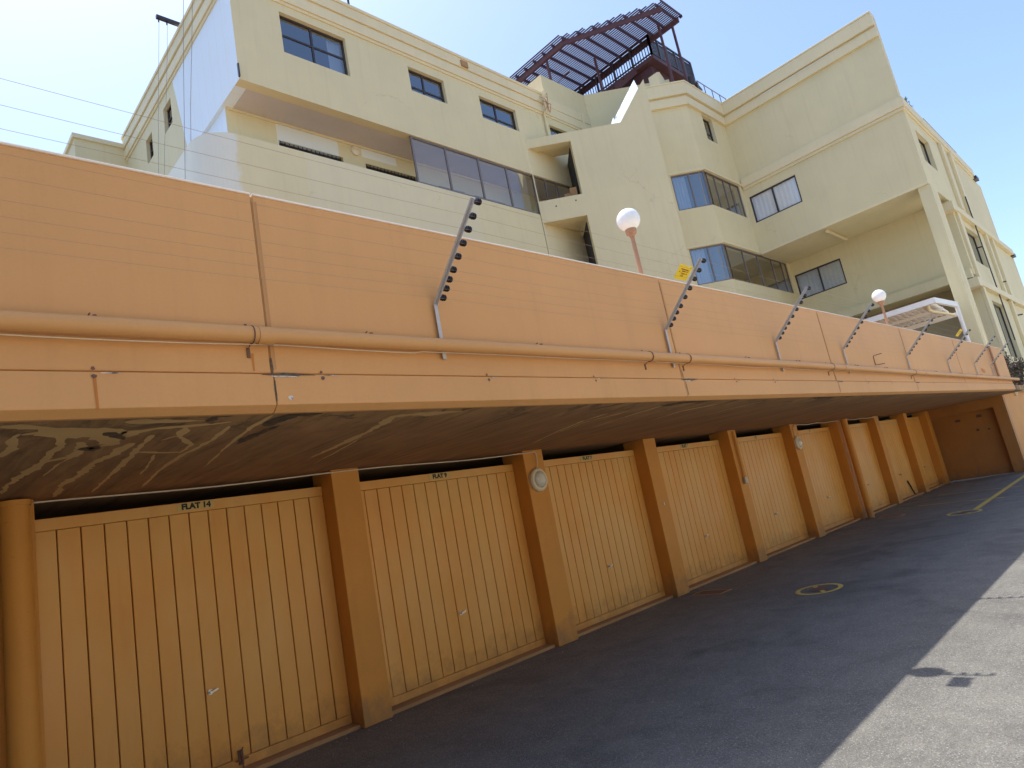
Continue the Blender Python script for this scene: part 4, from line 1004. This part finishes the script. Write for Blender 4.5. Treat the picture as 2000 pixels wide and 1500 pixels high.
# far rail on the wing terrace
rr = empty('terrace_handrail', (30, 3.9, 12), 'thin blue-grey handrail on the far wing terrace edge', 'railing')
mb = MB(); mb.tube([(27.6, 3.8, 12.75), (32.6, 3.8, 12.75)], .025, 8)
for k in range(5): mb.tube([(27.6+k*1.25, 3.8, 11.97), (27.6+k*1.25, 3.8, 12.75)], .02, 8)
inv(mb.build('rail', 'frame'), rr)

# ---------------------------------------------------------------- foliage
def leafm(name, c):
    m, t, b = nodes(name)
    col = mixc(t, noise(t, coords(t), 9, 3), sc3(c, .6), sc3(c, 1.5)); t.links.new(col, b.inputs['Base Color']); b.inputs['Roughness'].default_value = .6
    return m
MT['leaf'] = leafm('leaf', (.06, .10, .03)); MT['twig'] = leafm('dry_leaf', (.22, .12, .09))
def bush(name, x, y, z, rx, ry, rz, n, mats, label, cat, ls=.05):
    e = empty(name, (x, y, z), label, cat)
    rnd = random.Random(int(x*10))
    mb = MB()
    cl = [(rnd.uniform(-rx, rx), rnd.uniform(-ry, ry), rnd.uniform(.1, 1)*rz) for _ in range(9)]
    for k in range(n):
        c = rnd.choice(cl); p = Vector((c[0]+rnd.gauss(0, rx*.22), c[1]+rnd.gauss(0, ry*.22), max(0, c[2]+rnd.gauss(0, rz*.14))))
        a = Vector((rnd.gauss(0, 1), rnd.gauss(0, 1), rnd.gauss(0, 1))).normalized()*ls; b_ = a.orthogonal().normalized()*ls*.45
        mb.add([p-a, p+b_, p+a, p-b_], [(0, 1, 2, 3)], 0 if rnd.random() < .55 else 1)
    mb.build('foliage', mats, e)
    mb = MB()
    for c in cl: mb.tube([(c[0]*.1, c[1]*.1, 0), (c[0]*.5, c[1]*.5, c[2]*.5), c], .01, 5, rs=[.014, .01, .005])
    mb.build('stem', 'twig', e)
bush('potted_shrub', 25.9, 3.95, 12.5, .18, .15, .55, 260, ['leaf', 'leaf'], 'small green shrub poking over the terrace parapet of the wing', 'shrub', .05)
bush('dry_creeper', 25.6, 3.4, 2.5, 1.0, .25, .8, 1500, ['twig', 'leaf'], 'tangled reddish-brown creeper beyond the far end of the parapet wall', 'creeper', .05)
# ---------------------------------------------------------------- white canopy
cn = empty('canopy', (21.6, 5.5, 2.5), 'white steel canopy with ribbed sheeting behind the wall, at the foot of the wing', 'canopy')
mb = MB(); mb.beam((20.72, 8.2, 5.08), (20.72, 3.96, 5.08), .08, .15); inv(mb.build('edge_beam', 'white_steel'), cn)
mb = MB(); mb.beam((20.70, 3.94, 5.08), (22.62, 3.80, 5.08), .08, .15); inv(mb.build('edge_beam', 'white_steel'), cn)
mb = MB(); mb.beam((22.6, 8.2, 4.80), (22.6, 3.84, 4.80), .08, .12); inv(mb.build('edge_beam', 'white_steel'), cn)
mb = MB(); mb.beam((21.6, 8.2, 4.93), (21.6, 3.95, 4.93), .06, .10); inv(mb.build('cross_beam', 'white_steel'), cn)
mb = MB(); y = 4.02; q = 0
while y < 8.2:
    mb.hexa([(20.78, y, 5.06 if q % 2 else 5.03), (22.55, y, 4.90 if q % 2 else 4.87), (22.55, y+.06, 4.90 if q % 2 else 4.87), (20.78, y+.06, 5.06 if q % 2 else 5.03),
             (20.78, y, 5.09 if q % 2 else 5.06), (22.55, y, 4.93 if q % 2 else 4.90), (22.55, y+.06, 4.93 if q % 2 else 4.90), (20.78, y+.06, 5.09 if q % 2 else 5.06)])
    y += .075; q += 1
mb.hexa([(20.78, 4.02, 5.075), (22.55, 4.02, 4.915), (22.55, 8.2, 4.915), (20.78, 8.2, 5.075), (20.78, 4.02, 5.11), (22.55, 4.02, 4.95), (22.55, 8.2, 4.95), (20.78, 8.2, 5.11)])
inv(mb.build('ribbed_sheet', 'white_steel'), cn)
mb = MB(); mb.tube([(22.6, 3.80, 2.5), (22.6, 3.80, 5.15)], .055, 12); inv(mb.build('post', 'white_steel', smooth=True), cn)
mb = MB(); mb.tube([(20.72, 8.0, 2.5), (20.72, 8.0, 5.0)], .055, 12); inv(mb.build('post', 'white_steel', smooth=True), cn)
mb = MB(); mb.tube([(20.95, 4.15, 5.02), (20.95, 4.15, 4.90), (21.1, 4.12, 4.86), (22.55, 3.92, 4.80)], .04, 10); inv(mb.build('gutter_pipe', 'cream_trim', smooth=True), cn)

# ---------------------------------------------------------------- hoists on the roof edge
def hoist(y, label, zs=15.12):
    e = empty('roof_hoist', (5.8, y, zs), label, 'hoist', 'hoist beams on the roof edge')
    mb = MB(); mb.box(-.62, 1.2, -.04, .04, .0, .09); mb.build('hoist_beam', 'frame_dark', e)
    mb = MB()
    for x in (-.57, -.38): mb.tube([(x, 0, .0), (x, 0, -.09)], .018, 8)
    mb.build('pulley', 'frame_dark', e)
    return e
hoist(14.8, 'dark steel hoist beam jutting from the roof edge with two ropes')
hoist(13.0, 'hoist beam nearest the building corner, jutting just above the photo')
for y, x, wob, lb in ((14.8, 5.23, .0, 'outer rope of the hoist farther from the corner'), (14.8, 5.42, .05, 'inner rope of the hoist farther from the corner'),
                  (13.0, 5.23, .0, 'outer dark rope hanging nearest the building corner'), (13.0, 5.42, .05, 'inner dark rope hanging nearest the building corner')):
    mb = MB(); pts = []
    for k in range(14):
        z = 15.0-k*.9
        pts.append((x-.078*(15-z)-(.012*(15-z) if wob else 0)+wob*math.sin(k*1.1)*.3, y+.02*math.sin(k*.9+x), z))
    mb.tube(pts, .0045 if y > 14 else .006, 5); o = mb.build('hoist_rope', 'rope'); tag(o, 'long %s' % lb, 'rope', 'ropes hanging from the roof hoists')
mb = MB(); mb.tube([(9.2, 12.3, 14.9), (9.2, 12.3, 15.9)], .03, 8); mb.tube([(9.2, 12.3, 15.5), (9.35, 12.3, 15.35)], .02, 6)
o = mb.build('roof_post', 'frame_dark'); tag(o, 'short dark post standing on the flat roof above the first windows', 'post')
